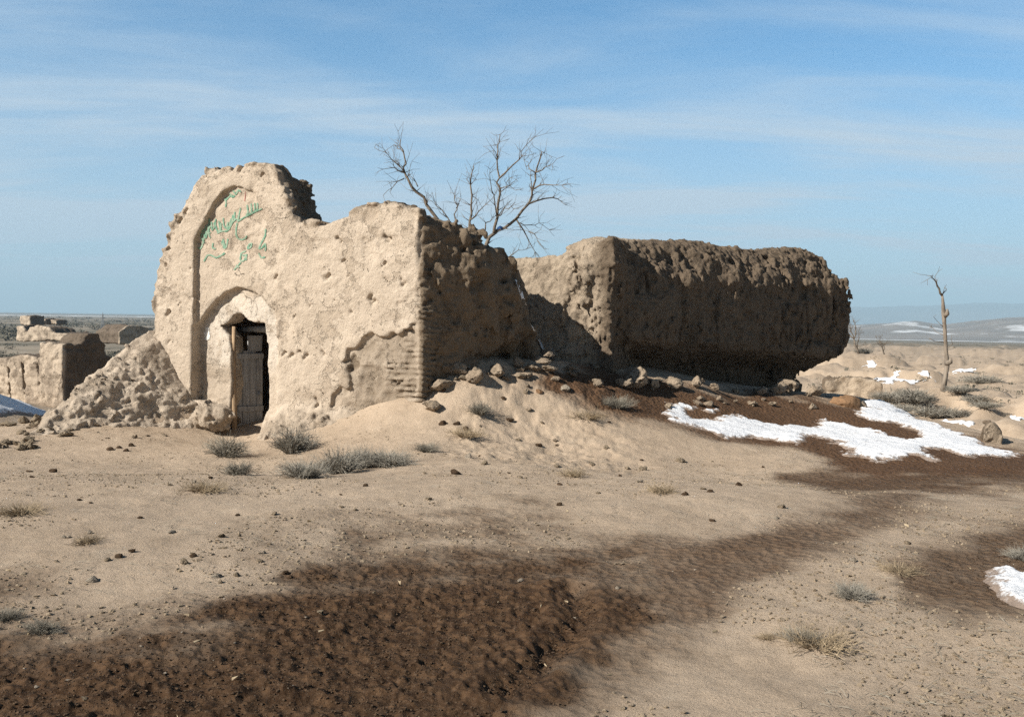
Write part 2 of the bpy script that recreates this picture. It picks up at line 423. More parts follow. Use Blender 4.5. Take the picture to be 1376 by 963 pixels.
def H(x, y, wet=None):
    x = np.asarray(x, float); y = np.asarray(y, float)
    h = H0(x, y)
    if wet is None: wet, _ = wet_at(x, y, h)
    r = np.hypot(x, y)
    k = 1 - ss(60, 120, r)
    px, py, d = project(x, y, h)
    rough = ss(560, 640, px) * ss(905, 800, px) * ss(11.8, 13.2, y) * ss(22, 19, y)
    bank = ss(40, 600, px) * 0.3 + 0.4
    h = h + k * (0.055 * fbm2(x, y, 0.45, 3, 1.0) + 0.020 * fbm2(x, y, 1.7, 4, 2.0) * bank * 1.3 + 0.006 * fbm2(x, y, 7.0, 3, 3.0))
    h = h + rough * (0.06 * (fbm2(x, y, 1.1, 6, 8.0)) + 0.035 * fbm2(x, y, 6.0, 4, 6.0))
    core = ss(0.6, 0.95, wet) * ss(12, 9, y)
    cl = np.abs(fbm2(x, y, 8.5, 3, 12.0))
    h = h + core * (0.022 * cl - 0.010 + 0.012 * fbm2(x, y, 24.0, 2, 14.0)) + 0.006 * ss(0.3, 0.6, wet) * fbm2(x, y, 14.0, 3, 15.0) * ss(20, 12, y)
    # earth fallen from the left end of the gatehouse
    u = (x - C1[0]) * F1.a[0] + (y - C1[1]) * F1.a[1]; dd = (x - C1[0]) * F1.n[0] + (y - C1[1]) * F1.n[1]
    gap = np.abs(dd + 0.25)
    gap = np.sqrt(gap * gap + .2) - .447
    tz = np.interp(u, tal_s, tal_z, left=-3, right=-3) - np.where(dd > -.25, .78, .9) * gap - .16
    hk = (u > 3.5) & (u < 10) & (np.abs(dd) < 5)
    if hk.any():
        q3 = np.stack([x[hk], y[hk], tz[hk]], -1)
        tz[hk] += 0.07 * fbm(q3 * 1.1 + 31, 4) - 0.03 * (billow(q3 * 4 + 33, 3) - .4) + .05 * fbm(q3 * 9 + 35, 4) + .05
    h = np.where((u > 3.5) & (u < 10) & (np.abs(dd) < 5), smax(h, tz, 0.3), h)
    # rolling ground in the valley
    v = ss(27, 40, y) * (1 - ss(350, 900, r))
    rt = ss(0.05, 0.2, x / np.maximum(r, 1))
    h = h + v * ((0.7 * rt + 0.18) * fbm2(x, y, 0.085, 5, 21.0) + rt * (0.45 * np.abs(fbm2(x, y, 0.22, 4, 23.0)) + .9 * ss(.25, .5, fbm2(x, y, 0.11, 4, 27.0)) + .16 * fbm2(x, y, .75, 5, 29.)))
    return h
# rut across the damp soil
def hit(px, py, ymin=2.0, ymax=120.0, n=2600):
    d = ray(px, py)
    Y = np.exp(np.linspace(np.log(ymin), np.log(ymax), n))
    t = Y / d[1]
    X = CAM[0] + d[0] * t; Z = CAM[2] + d[2] * t
    g = Z - H(X, Y)
    k = np.argmax(g < 0) if (g < 0).any() else int(np.argmin(g / Y))
    return np.array([X[k], Y[k], H(X[k:k + 1], Y[k:k + 1])[0]])

fine_az = np.arange(-36, 36.001, 0.085)
coarse = np.concatenate([np.arange(-180, -36, 4.0), fine_az, np.arange(36 + 1, 180, 4.0)])
rad = [0.4, 1.2, 2.0, 2.6, 3.0]
while rad[-1] < 11.5: rad.append(rad[-1] * 1.0052)
while rad[-1] < 25: rad.append(rad[-1] + 0.055)
while rad[-1] < 120: rad.append(rad[-1] * 1.012)
while rad[-1] < 16000: rad.append(rad[-1] * 1.045)
rad = np.array(rad)
AZ, RR = np.meshgrid(np.radians(coarse), rad)
GX = RR * np.sin(AZ); GY = RR * np.cos(AZ)
g0 = H0(GX, GY)
gw, gr = wet_at(GX, GY, g0)
GZ = H(GX, GY, gw)
RUT = [hit(*p, 2, 20)[:2] for p in ((675, 925), (700, 908), (725, 893), (745, 872), (768, 850), (785, 830), (775, 800), (770, 790))]
rd_ = np.full(GX.shape, 9.0)
for a, b in zip(RUT[:-1], RUT[1:]):
    e = b - a; t = np.clip(((GX - a[0]) * e[0] + (GY - a[1]) * e[1]) / (e @ e), 0, 1)
    rd_ = np.minimum(rd_, np.hypot(GX - a[0] - t * e[0], GY - a[1] - t * e[1]))
GZ = GZ - 0.035 * np.exp(-(rd_ / 0.07) ** 2) + 0.02 * np.exp(-((rd_ - 0.16) / 0.07) ** 2)
nr, nc = GX.shape
idx = np.arange(nr * nc).reshape(nr, nc)
nxt = np.roll(idx, -1, axis=1)
Fq = np.stack([idx[:-1], nxt[:-1], nxt[1:], idx[1:]], -1).reshape(-1, 4)
Fq = Fq[:, ::-1].copy()
r_ = np.hypot(GX, GY); azd = np.degrees(np.arctan2(GX, GY))
farw = ss(30, 75, r_) * (1 - 0.9 * ss(2, 10, azd) * (1 - ss(120, 600, r_)))
farw = np.maximum(farw, ss(24, 40, r_) * ss(-5, -12, azd) * 0.6)
sn = 0.42 * ss(600, 1500, r_) * ss(4000, 2500, r_) + 0.55 * ss(1750, 2050, r_) * ss(2700, 2300, r_) * ss(5, 12, azd) + 0.22 * ss(1500, 2500, r_) * ss(0, -8, azd) + 0.22 * ss(60, 200, r_) * ss(700, 300, r_)
ground = mesh_obj('ground', np.stack([GX, GY, GZ], -1).reshape(-1, 3), Fq, M_GROUND,
                  attrs={'wet': gw.ravel(), 'red': gr.ravel(), 'far': farw.ravel(), 'snow': sn.ravel()})
tag(ground, kind='structure')

# ------------------------------------------------------------------ implicit surfaces
EDG = [(0, 1), (2, 3), (4, 5), (6, 7), (0, 2), (1, 3), (4, 6), (5, 7), (0, 4), (1, 5), (2, 6), (3, 7)]
CO = np.array([(i, j, k) for i in (0, 1) for j in (0, 1) for k in (0, 1)], float)   # index = 4i+2j+k
def surface_nets(G, lo, h):
    G[0] = G[-1] = 0.5; G[:, 0] = G[:, -1] = 0.5; G[:, :, 0] = G[:, :, -1] = 0.5
    ins = G < 0
    cnt = np.zeros(tuple(s - 1 for s in G.shape), np.int8)
    for c in CO.astype(int):
        cnt += ins[c[0]:c[0] + cnt.shape[0], c[1]:c[1] + cnt.shape[1], c[2]:c[2] + cnt.shape[2]]
    I, J, K = np.nonzero((cnt > 0) & (cnt < 8))
    vid = np.full(cnt.shape, -1, np.int32); vid[I, J, K] = np.arange(len(I))
    val = np.stack([G[I + int(c[0]), J + int(c[1]), K + int(c[2])] for c in CO], -1)
    acc = np.zeros((len(I), 3)); num = np.zeros(len(I))
    for a, b in EDG:
        va, vb = val[:, a], val[:, b]
        x = (va < 0) != (vb < 0)
        t = np.where(x, va / np.where(x, va - vb, 1), 0)
        acc += np.where(x[:, None], CO[a] + t[:, None] * (CO[b] - CO[a]), 0); num += x
    V = np.stack([I, J, K], -1) + acc / num[:, None]
    V = np.asarray(lo) + V * h
    Q = []
    for ax in range(3):
        sl = [slice(None)] * 3; sl2 = [slice(None)] * 3
        sl[ax] = slice(0, -1); sl2[ax] = slice(1, None)
        a = ins[tuple(sl)]; b = ins[tuple(sl2)]
        P = np.stack(np.nonzero(a != b), -1)
        u, v = [(1, 2), (2, 0), (0, 1)][ax]
        ok = (P[:, u] > 0) & (P[:, v] > 0) & (P[:, u] < cnt.shape[u]) & (P[:, v] < cnt.shape[v])
        P = P[ok]
        def cell(du, dv):
            q = P.copy(); q[:, u] -= du; q[:, v] -= dv
            return vid[q[:, 0], q[:, 1], q[:, 2]]
        q = np.stack([cell(1, 1), cell(0, 1), cell(0, 0), cell(1, 0)], -1)
        flip = ~a[P[:, 0], P[:, 1], P[:, 2]]
        q[flip] = q[flip][:, ::-1]
        Q.append(q)
    Q = np.concatenate(Q)
    return V, Q[(Q >= 0).all(1)]

def keep_largest(V, Q):
    lab = np.arange(len(V))
    E = np.concatenate([Q[:, [0, 1]], Q[:, [1, 2]], Q[:, [2, 3]]])
    for _ in range(400):
        m = np.minimum(lab[E[:, 0]], lab[E[:, 1]])
        new = lab.copy()
        np.minimum.at(new, E[:, 0], m); np.minimum.at(new, E[:, 1], m)
        new = new[new]; new = new[new]
        if (new == lab).all(): break
        lab = new
    big = np.bincount(lab).argmax(); k = lab == big
    idx = np.cumsum(k) - 1
    return V[k], idx[Q[k[Q[:, 0]]]]

def build_implicit(name, fr, lo, hi, h, base, detail, m, parent=None, erode_shade=None, band=0.4):
    lo = np.array(lo, float); hi = np.array(hi, float)
    ax = [np.arange(lo[i], hi[i], h) for i in range(3)]
    U, D, Z = ax[0][:, None, None], ax[1][None, :, None], ax[2][None, None, :]
    G = np.array(np.broadcast_to(base(U, D, Z), (len(ax[0]), len(ax[1]), len(ax[2]))), dtype=np.float32)
    I, J, K = np.nonzero(np.abs(G) < band)
    P = np.stack([ax[0][I], ax[1][J], ax[2][K]], -1).astype(np.float32)
    out = G[I, J, K]
    for c in range(0, len(P), 400000):
        out[c:c + 400000] = detail(P[c:c + 400000], out[c:c + 400000])
    G[I, J, K] = out
    V, Q = surface_nets(G, lo, h)
    V, Q = keep_largest(V, Q)
    at_ = {'erode_shade': erode_shade(V) if erode_shade else np.ones(len(V))}
    if name == 'wall':
        at_['lime'] = ss(.05, -.03, polysd(NI2, V[:, 0], V[:, 2])) * ss(.62, .25, polysd(DO, V[:, 0], V[:, 2]) + .25 * fbm(V * 2.5, 3)) * ss(.55, 1.0, V[:, 2]) * ss(-.55, -.35, V[:, 1])
    W = V[:, :1] * fr.a + V[:, 1:2] * fr.n + V[:, 2:] * fr.z
    if fr.det < 0: Q = Q[:, ::-1]
    if parent is not None:
        return mesh_obj(name, W, np.ascontiguousarray(Q), m, parent, None, True, at_), V
    return mesh_obj(name, W, np.ascontiguousarray(Q), m, None, fr.o, True, at_), V

# ------------------------------------------------------------------ gatehouse with the arched doorway
OUT = [fw(*p) for p in [(205, 400), (207, 372), (213, 350), (222, 330), (231, 307), (240, 285), (250, 262), (260, 242), (270, 229), (285, 226), (300, 223), (318, 220), (335, 220), (352, 218), (366, 218),
                        (374, 232), (384, 262), (392, 285), (402, 297), (430, 300), (448, 293), (465, 287), (482, 277), (500, 272), (515, 270), (530, 272), (548, 277), (564.5, 284)]]
OUT = [(OUT[0][0], -1.2)] + OUT + [(0.0, -1.2)]
HT = [(0.0, fw(565, 282)[1])]
ER = np.array([math.cos(R(42)) * F1.a[0] + math.sin(R(42)) * F1.a[1], math.cos(R(42)) * F1.n[0] + math.sin(R(42)) * F1.n[1]])   # run of the side wall in plan
EI = np.array([-ER[1], ER[0]])
def path_pt(t): return ER * t
def path_px(t):
    q = path_pt(t); w = F1.w(q[0], q[1], 2.0)
    return project(*[np.array(c) for c in w])[0]
SIL = [(565, 283), (585, 284), (605, 291), (625, 302), (645, 318), (660, 333), (675, 347), (688, 362), (698, 385), (712, 415), (722, 440), (735, 472)]
ts = np.linspace(0, 4.5, 200); pxs = np.array([float(path_px(t)) for t in ts])
prof_t, prof_z = [], []
for (px, py) in SIL:
    t = float(np.interp(px, pxs, ts)); q = path_pt(t); w = F1.w(q[0], q[1], 0)
    prof_t.append(t); prof_z.append(at(px, py, w[1] + 0.3)[2])
prof_t[0] = 0
# arches
NI1 = [fw(*p) for p in [(259, 535), (259, 420), (260, 322), (266, 310), (273, 297), (281, 281), (290, 267), (300, 257), (312, 251), (325, 253), (338, 262), (350, 276), (361, 295), (369, 315), (372, 340), (372, 440), (372, 535)]]
NI2 = [fw(*p) for p in [(256, 536), (257, 440), (262, 431), (271, 417), (285, 401), (300, 391), (314, 386), (328, 388), (343, 395), (354, 404), (365, 418), (369, 440), (369, 590), (330, 590), (300, 560), (275, 540)]]
DO = [fw(px, py, -0.2) for px, py in [(309, 470), (306, 452), (297, 441), (291, 437), (304, 434), (313, 424), (321, 421), (330, 424), (337, 431), (350, 433), (362, 434), (364, 480), (367, 520), (366, 545), (356, 565), (349, 590), (300, 596), (307, 560), (310, 520)]]
ERO = [fw(*p) for p in [(460, 486), (470, 474), (486, 462), (500, 452), (520, 450), (545, 440), (575, 400), (575, 590), (462, 590), (456, 540)]]
PITS = [(440, 372, .09, .05), (500, 405, .1, .05), (497, 398, .05, .08), (472, 490, .1, .16), (250, 285, .05, .07), (242, 297, .05, .06), (228, 335, .05, .05), (222, 355, .05, .05), (225, 420, .06, .06),
        (221, 478, .08, .06), (391, 478, .06, .04), (400, 474, .06, .03), (410, 479, .06, .04), (380, 475, .06, .03), (432, 475, .06, .04), (460, 350, .08, .03), (520, 320, .09, .05), (455, 322, .08, .04),
        (395, 425, .03, .05), (350, 235, .09, .03), (275, 235, .08, .03), (310, 224, .05, .1), (322, 224, .05, .1), (530, 515, .14, .03), (515, 355, .05, .05), (470, 420, .04, .05), (540, 380, .05, .07), (425, 540, .04, .12)]
PITS = [(*fw(a, b), c, d) for a, b, c, d in PITS]
for _ in range(34):
    a, b = random.uniform(212, 562), random.uniform(300, 540)
    PITS.append((*fw(a, b), random.uniform(.015, .035), random.uniform(.015, .035)))

RA = F1.loc((-3.0, 18.25, 0))[:2]; RE = F1.loc((0.6, 18.2, 0))[:2] - RA; RE = RE / np.hypot(*RE)
REAR_T = [0, 1.8, 2.3, 2.7, 2.95, 3.15, 3.35, 3.55]; REAR_Z = [3.3, 3.34, 3.1, 2.75, 2.4, 1.95, 1.4, .7]
def base1(U, D, Z):
    u2, z2 = U[:, 0, :], Z[0, 0, :][None, :]
    ub, zb = np.broadcast_arrays(u2, z2)
    so = polysd(OUT, ub, zb)
    back = ss(-0.1, -1.1, D) * ss(1.5, 3.2, Z)
    slab = smax(so[:, None, :] + 0.20 * back, np.abs(D + 0.55) - 0.55, 0.06)
    # side wall in plan
    u3, d3 = np.broadcast_arrays(U[:, :, 0], D[:, :, 0])
    off = 0.75
    tt = u3 * ER[0] + d3 * ER[1]
    vv = u3 * EI[0] + d3 * EI[1]                      # distance into the building from the outer face
    hz = np.interp(tt, prof_t, prof_z) - 0.12 * np.abs(vv - .6)
    inset = (ss(0.9, 1.8, tt)[:, :, None] * 0.40 * ss(1.5, 0.95, Z) + ss(.1, .6, tt)[:, :, None] * 0.10 * ss(0.9, 0.3, Z))
    sq = np.maximum(np.abs(vv - off) - off, np.maximum(-tt, tt - 2.55))
    bulge = 0.10 * np.sin(np.clip(tt / 2.6, 0, 1) * PI)[:, :, None] * ss(.8, 1.8, Z)
    side = smax(sq[:, :, None] + inset * (vv < off)[:, :, None] - bulge, (Z - hz[:, :, None]) * 0.75, 0.30)
    side = np.maximum(side, d3[:, :, None] + 0.02)
    g = smin(slab, side, 0.03)
    ru = (u3 - RA[0]) * RE[0] + (d3 - RA[1]) * RE[1]
    rv = np.abs((u3 - RA[0]) * RE[1] - (d3 - RA[1]) * RE[0])
    rz = np.interp(ru, REAR_T, REAR_Z)
    rear = smax(np.maximum(rv - 0.5, np.maximum(-ru, ru - REAR_T[-1]))[:, :, None], (Z - rz[:, :, None]) * 0.7, 0.2)
    g = smin(g, rear, 0.1)
    # roofed room behind the doorway
    room = np.maximum(np.maximum(np.abs(U - 3.7) - 1.6, np.maximum(-D - 3.3, D + 0.5)), Z - 2.55)
    g = np.minimum(g, room)
    g = np.maximum(g, -np.maximum(np.maximum(np.abs(U - 3.7) - 1.3, np.maximum(-D - 3.0, D + 0.62)), np.maximum(Z - 2.2, -0.75 - Z)))
    # doorway and niches
    n1 = polysd(NI1, ub, zb)[:, None, :]; n2 = polysd(NI2, ub, zb)[:, None, :]; dr = polysd(DO, ub, zb)[:, None, :]
    uu = np.array([p[0] for p in NI1]); fade = ss(uu.min() + 0.1, uu.max() - 0.2, U)
    dep1 = 0.01 + 0.10 * fade
    dep2 = 0.06 + 0.20 * fade
    g = np.maximum(g, -np.maximum(n1, -(D + dep1)))
    g = np.maximum(g, -np.maximum(n2, -(D + dep2)))
    g = np.maximum(g, -np.maximum(dr, -(D + 1.15)))
    # lost plaster at the lower right
    er = (polysd(ERO, ub, zb) + 0.24 * fbm2(ub, zb, 1.7, 5, 71.) + .03 * fbm2(ub, zb, 9., 2, 73.))[:, None, :]
    edge = ss(0.0, -0.5, er)
    g = np.maximum(g, -smax(er, -(D + 0.075 - 0.06 * ss(0.25, 0.0, U) + 0.02 * edge), 0.03))
    dw = ss(3.05, 3.25, U) * ss(4.35, 4.15, U)
    foot = (Z - (0.12 - 0.25 * ss(1.5, 3.2, U) - 0.95 * np.maximum(D, 0) - 0.0 + 0.22 * ss(3.2, 2.7, U) * ss(1.6, 2.4, U)) + 0.9 * dw) * 0.65
    foot = np.maximum(foot, np.maximum(U - 5.8, 0.45 - U))
    foot = np.maximum(foot, -(D + 0.3))
    g = smin(g, foot, 0.08)
    # mud step left of the door
    s0, z0 = fw(286, 560, 0.15)
    lump = np.sqrt(((U - s0) / 1.5) ** 2 + ((D - 0.1) / 1.2) ** 2 + ((Z - z0) / 1.0) ** 2) - 0.24
    g = smin(g, lump * 0.9, 0.06)
    return g
ERP = ERO
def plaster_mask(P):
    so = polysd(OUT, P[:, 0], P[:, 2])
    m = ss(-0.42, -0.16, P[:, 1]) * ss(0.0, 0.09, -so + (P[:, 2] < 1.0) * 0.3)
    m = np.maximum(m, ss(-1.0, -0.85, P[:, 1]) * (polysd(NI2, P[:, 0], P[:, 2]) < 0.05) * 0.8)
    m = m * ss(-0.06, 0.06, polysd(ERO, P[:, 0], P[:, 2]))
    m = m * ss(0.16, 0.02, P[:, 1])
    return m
def detail1(P, s):
    m = plaster_mask(P)
    e = 1 - m
    u, d, z = P[:, 0], P[:, 1], P[:, 2]
    side = ss(-0.1, -0.35, d) * ss(.45, .15, u * EI[0] + d * EI[1])
    s = s + m * (0.022 * fbm(P * 0.8 + 4, 2) + 0.008 * fbm(P * 4.5, 3) + 0.007 * fbm(P * 13 + 9, 3) + 0.03 * ss(.25, .6, fbm(P * 2.1 + 80, 5)) * ss(1.6, 3.0, z))
    # flaked plaster rims
    fl = fbm(P * [1.3, 1.3, 1.6] + 31, 4)
    s = s + m * 0.022 * ss(0.31, 0.33, fl) * ss(0.2, 0.6, fbm(P * .7 + 50, 2) + .35)
    q = P * np.array([2.6, 2.6, 1.9], np.float32)
    ez = ss(0.06, -.06, polysd(ERO, u, z)) * ss(-.3, -.15, d)
    e = e * (1 - .55 * ez)
    s = s + e * (0.06 * fbm(P * 1.3 + 2, 3) - 0.06 * (billow(q * 1.7, 3) - 0.5) + 0.05 * (billow(P * 5.0 + 3, 3) - .5) + 0.03 * fbm(P * 9, 3))
    s = s - side * 0.2 * (billow(q * np.array([1.3, 1.3, .8], np.float32) + 5, 3) - 0.42) * ss(0.2, 1.4, -d)
    # exposed courses of mud brick at the corner
    er = ss(0.02, -0.1, polysd(ERO, u, z)) * ss(1.0, 0.4, u + .4 * fbm(P * 1.7 + 61, 2)) * ss(-0.7, -0.3, d) * ss(-.4, .2, fbm(P * 3.0 + 66, 3))
    cz = z / 0.09 + 0.55 * fbm(P * np.array([1.6, 1.6, .2], np.float32), 2)
    gro = np.abs(cz - np.round(cz)); 
    ec = ss(.32, .08, u + .25 * fbm(P * 2.2 + 44, 2)) * ss(-.5, -.2, d) * ss(2.1, 1.2, z + .5 * fbm(P * 1.2 + 46, 2))
    s = s + np.maximum(er, .45 * ec) * (0.06 * ss(0.25, 0.05, gro) - 0.02)
    for (pu, pz, ru, rz) in PITS:
        k = (np.abs(u - pu) < 3 * ru + .1) & (np.abs(z - pz) < 3 * rz + .1) & (d > -0.45)
        if k.any():
            q = np.sqrt(((u[k] - pu + 0.03 * np.sin(z[k] * 37)) / ru) ** 2 + ((z[k] - pz + 0.03 * np.sin(u[k] * 41)) / rz) ** 2)
            s[k] = s[k] + min(0.07, 0.02 + ru) * ss(1.25, 0.4, q)
    return s.astype(np.float32)
gate = empty('mud_brick_gatehouse', tuple(C1))
tag(gate, 'ruined mud-plaster gatehouse with tall rounded front, arched niche and low dark doorway', 'gatehouse')
wall_o, _ = build_implicit('wall', F1, (-2.0, -3.9, -1.0), (6.6, 1.3, 4.7), 0.028, base1, detail1, M_WALL, gate, erode_shade=lambda V: (1 - plaster_mask(V)) * (1 - .62 * ss(-.16, -.04, V[:, 1]) * ss(.03, .10, V[:, 0])))  # sunlit worn patch kept lighter, shaded side gets the full shade-dark tone

def base_heap(U, D, Z):
    tz = np.interp(U, tal_s, tal_z, left=-2, right=-2)
    gap = np.sqrt((D + .25) ** 2 + .2) - .447
    sl = np.where(D > -.25, .70, .9)
    g = (Z - (tz - sl * gap)) * .68
    for (bu, bd, br) in HB: 
        bz = float(np.interp(bu, tal_s, tal_z)) - .70 * (math.sqrt((bd + .25) ** 2 + .2) - .447)
        g = smin(g, np.sqrt((U - bu) ** 2 + (D - bd) ** 2 + ((Z - bz) / .8) ** 2) - br, .07)
    return g
HB = [(random.uniform(4.9, 7.6), random.uniform(-.1, 1.6), random.uniform(.06, .15)) for _ in range(3)]
def det_heap(P, s):
    am = .5 + .8 * ss(-.2, .5, fbm(P * 1.1 + 12, 2))
    return (s + .08 * fbm(P * 1.2 + 3, 3) + am * (.05 * fbm(P * 2.8 + 6, 4) - .010 * (billow(P * 4.6 + 16, 3) - .45) + .035 * fbm(P * 9 + 2, 3) + .025 * fbm(P * 19, 2))).astype(np.float32)
build_implicit('fallen_earth', F1, (3.4, -2.0, -0.9), (9.4, 2.8, 2.4), 0.03, base_heap, det_heap, M_WALL, gate, erode_shade=lambda V: .05 + .4 * ss(-.1, .5, fbm(V * 1.3, 3)), band=.4)
def loc1(v): return tuple(np.array(v) - C1)
def fr1(u, d, z): return F1.w(u, d, z) - C1
# door parts
uH, zT = fw(317, 452, -0.42); _, zB = fw(317, 590, -0.42)
oa = R(63); LD = np.array([-math.cos(oa), -math.sin(oa)]); LN = np.array([-math.sin(oa), math.cos(oa)])
def frd(a, b, c): return fr1(uH + a * LD[0] + b * LN[0], -0.42 + a * LD[1] + b * LN[1], c)
md = MB()
for k in range(4):
    md.box(frd, (k * .128 + .004, -.02 + .004 * (k % 2), zB + .03), ((k + 1) * .128 - .004, .02 + .004 * (k % 2), zT - .30 + .02 * ((k * 2) % 3)), .003)
door = md.build('door', M_WOOD, gate)
for zc in (zT - .36, zB + .55):
    mp = MB(); mp.box(frd, (0.0, .027, zc - .045), (.51, .055, zc + .045), .005); mp.build('crossbar', M_WOOD, door)
mp = MB(); mp.tube([frd(.43, .03, zB + .85), frd(.43, .06, zB + .85), frd(.43, .07, zB + .80)], [.02, .02, .03], 8); mp.build('door_ring', M_STEEL, door, smooth=True)
mp = MB(); mp.box(frd, (.22, -.02, zT - .27), (.5, .015, zT + .02), .008); mp.build('transom_board', M_WOOD, gate)
u1, z1 = fw(314.5, 446, -0.30); u2, z2 = fw(315, 588, -0.30)
mp = MB(); mp.tube([fr1(u2 + .01, -.30, z2 - .2), fr1(u2, -.30, -.1), fr1(u1 + .012, -.30, .7), fr1(u1, -.30, z1 + .1)], [.05, .045, .042, .036], 8)
mp.build('door_post', M_POST, gate, smooth=True)
mp = MB(); mp.tube([fr1(uH - .85, -.8, zT + .12), fr1(uH - .3, -.8, zT + .14), fr1(uH + .25, -.8, zT + .12)], [.06, .065, .055], 8)
mp.build('lintel', M_WOOD, gate, smooth=True)

# writing on the niche wall, laid on the plaster by ray casts
bpy.context.view_layer.update()
def on_wall(px, py, lift=0.004):
    r = Vector(ray(px, py)); o = Vector(CAM) - Vector(C1)
    ok, p, nrm, _ = wall_o.ray_cast(o, r)
    return p, nrm
def strokes(name, m, polys, width):
    V, Fc = [], []
    for pl in polys:
        pts = []
        for (a, b) in zip(pl[:-1], pl[1:]):
            n = max(2, int(math.hypot(b[0] - a[0], b[1] - a[1]) / 1.2))
            for i in range(n): pts.append((a[0] + (b[0] - a[0]) * i / n, a[1] + (b[1] - a[1]) * i / n))
        pts.append(pl[-1])
        # rounded corners
        for _ in range(2):
            pts = [pts[0]] + [tuple((pts[i - 1][k] + 2 * pts[i][k] + pts[i + 1][k]) / 4 for k in (0, 1)) for i in range(1, len(pts) - 1)] + [pts[-1]]
        prev = None
        for i, (x, y) in enumerate(pts):
            q0, q1 = pts[max(i - 1, 0)], pts[min(i + 1, len(pts) - 1)]
            tx, ty = q1[0] - q0[0], q1[1] - q0[1]; L = math.hypot(tx, ty) or 1
            w = width * (0.7 + 0.5 * random.random()) * (0.65 if i in (0, len(pts) - 1) else 1)
            nx, ny = -ty / L * w / 2, tx / L * w / 2
            row = []
            for k in (-1, 0, 1):
                p, nn = on_wall(x + nx * k, y + ny * k)
                if p is None: row = None; break
                V.append(tuple(p + Vector(F1.n) * (0.014 if k == 0 else 0.008))); row.append(len(V) - 1)
            if row is None or (prev and (Vector(V[row[1]]) - Vector(V[prev[1]])).length > 0.15): prev = None if row is None else row; continue
            if prev:
                Fc.append((prev[0], prev[1], row[1], row[0])); Fc.append((prev[1], prev[2], row[2], row[1]))
            prev = row
    return mesh_obj(name, np.array(V), Fc, m, gate)
zz = lambda L: [(250 + x / 7.41, 240 + y / 7.41) for x, y in L]
GR = [[(200, 470), (190, 540), (230, 520), (215, 462)], [(255, 430), (262, 520), (288, 480), (280, 440)], [(420, 430), (405, 510), (450, 470), (472, 392)], [(470, 360), (462, 440), (500, 400)], [(352, 470), (330, 545)], [(385, 660), (372, 612), (352, 650)], [(490, 330), (480, 400), (530, 410)], [(300, 400), (290, 470)], [(180, 500), (150, 580), (185, 640)], [(440, 150), (460, 190), (490, 170)],
      [(385, 195), (402, 235), (396, 285)], [(400, 215), (430, 180), (470, 165)], [(470, 120), (500, 165), (520, 112), (550, 135)], [(545, 290), (528, 370), (515, 430)],
      [(610, 262), (620, 340), (600, 368)], [(650, 247), (656, 335), (628, 356)], [(685, 242), (690, 325), (662, 345)], [(712, 242), (716, 312), (692, 330)],
      [(515, 432), (570, 392), (640, 357), (700, 326), (760, 300)], [(512, 440), (500, 500), (500, 560), (520, 600), (560, 612), (600, 592), (606, 568)],
      [(372, 390), (378, 470), (402, 500), (432, 480), (452, 400)], [(290, 430), (310, 520), (345, 530), (350, 440)], [(330, 420), (338, 500)], [(310, 545), (360, 522), (412, 525), (440, 492), (470, 420)],
      [(236, 400), (226, 480), (230, 560), (246, 592)], [(160, 520), (200, 600), (216, 540), (190, 560), (172, 640), (150, 700), (118, 688)], [(245, 470), (205, 545), (250, 540)],
      [(270, 640), (264, 692), (300, 702)], [(372, 600), (376, 690), (396, 702), (386, 640), (360, 660)], [(420, 600), (402, 690)], [(180, 825), (215, 762), (250, 760), (300, 790), (350, 767), (392, 740)],
      [(660, 640), (645, 690), (612, 702), (632, 650), (660, 645)], [(600, 720), (550, 742), (540, 820), (580, 820), (602, 760), (562, 765)], [(607, 750), (600, 815)], [(550, 832), (505, 880), (480, 910)], [(500, 862), (530, 885)],
      [(795, 500), (790, 570), (742, 660), (725, 702), (762, 690), (792, 640), (796, 700), (790, 722)], [(725, 742), (750, 792), (792, 780)]]
strokes('graffiti', M_GREEN, [zz(g) for g in GR], 2.3)
strokes('red_mark', M_REDP, [zz([(596, 130), (585, 225)])], 1.3)
strokes('paint_smear', M_WHITEP, [[(279, 440), (280, 456)], [(277, 446), (278, 457)]], 5.0)

# ------------------------------------------------------------------ long wall block to the right, with its cross wall
b20 = R(42)
C2 = C1 + 4.36 * np.array([math.cos(b20), math.sin(b20), 0]); C2[2] = 0.0
F2 = Frame(C2, (math.cos(b20), math.sin(b20)), (math.sin(b20), -math.cos(b20)))
TOP2 = [F2.pix(*p, -0.35) for p in [(800, 326), (815, 321), (840, 321), (880, 324), (930, 323), (965, 327), (1000, 336), (1040, 337), (1080, 335), (1110, 338), (1130, 347), (1142, 362)]]
t2u = np.array([p[0] for p in TOP2]); t2z = np.array([p[1] for p in TOP2])
LEN2 = F2.pix(1143, 420)[0]
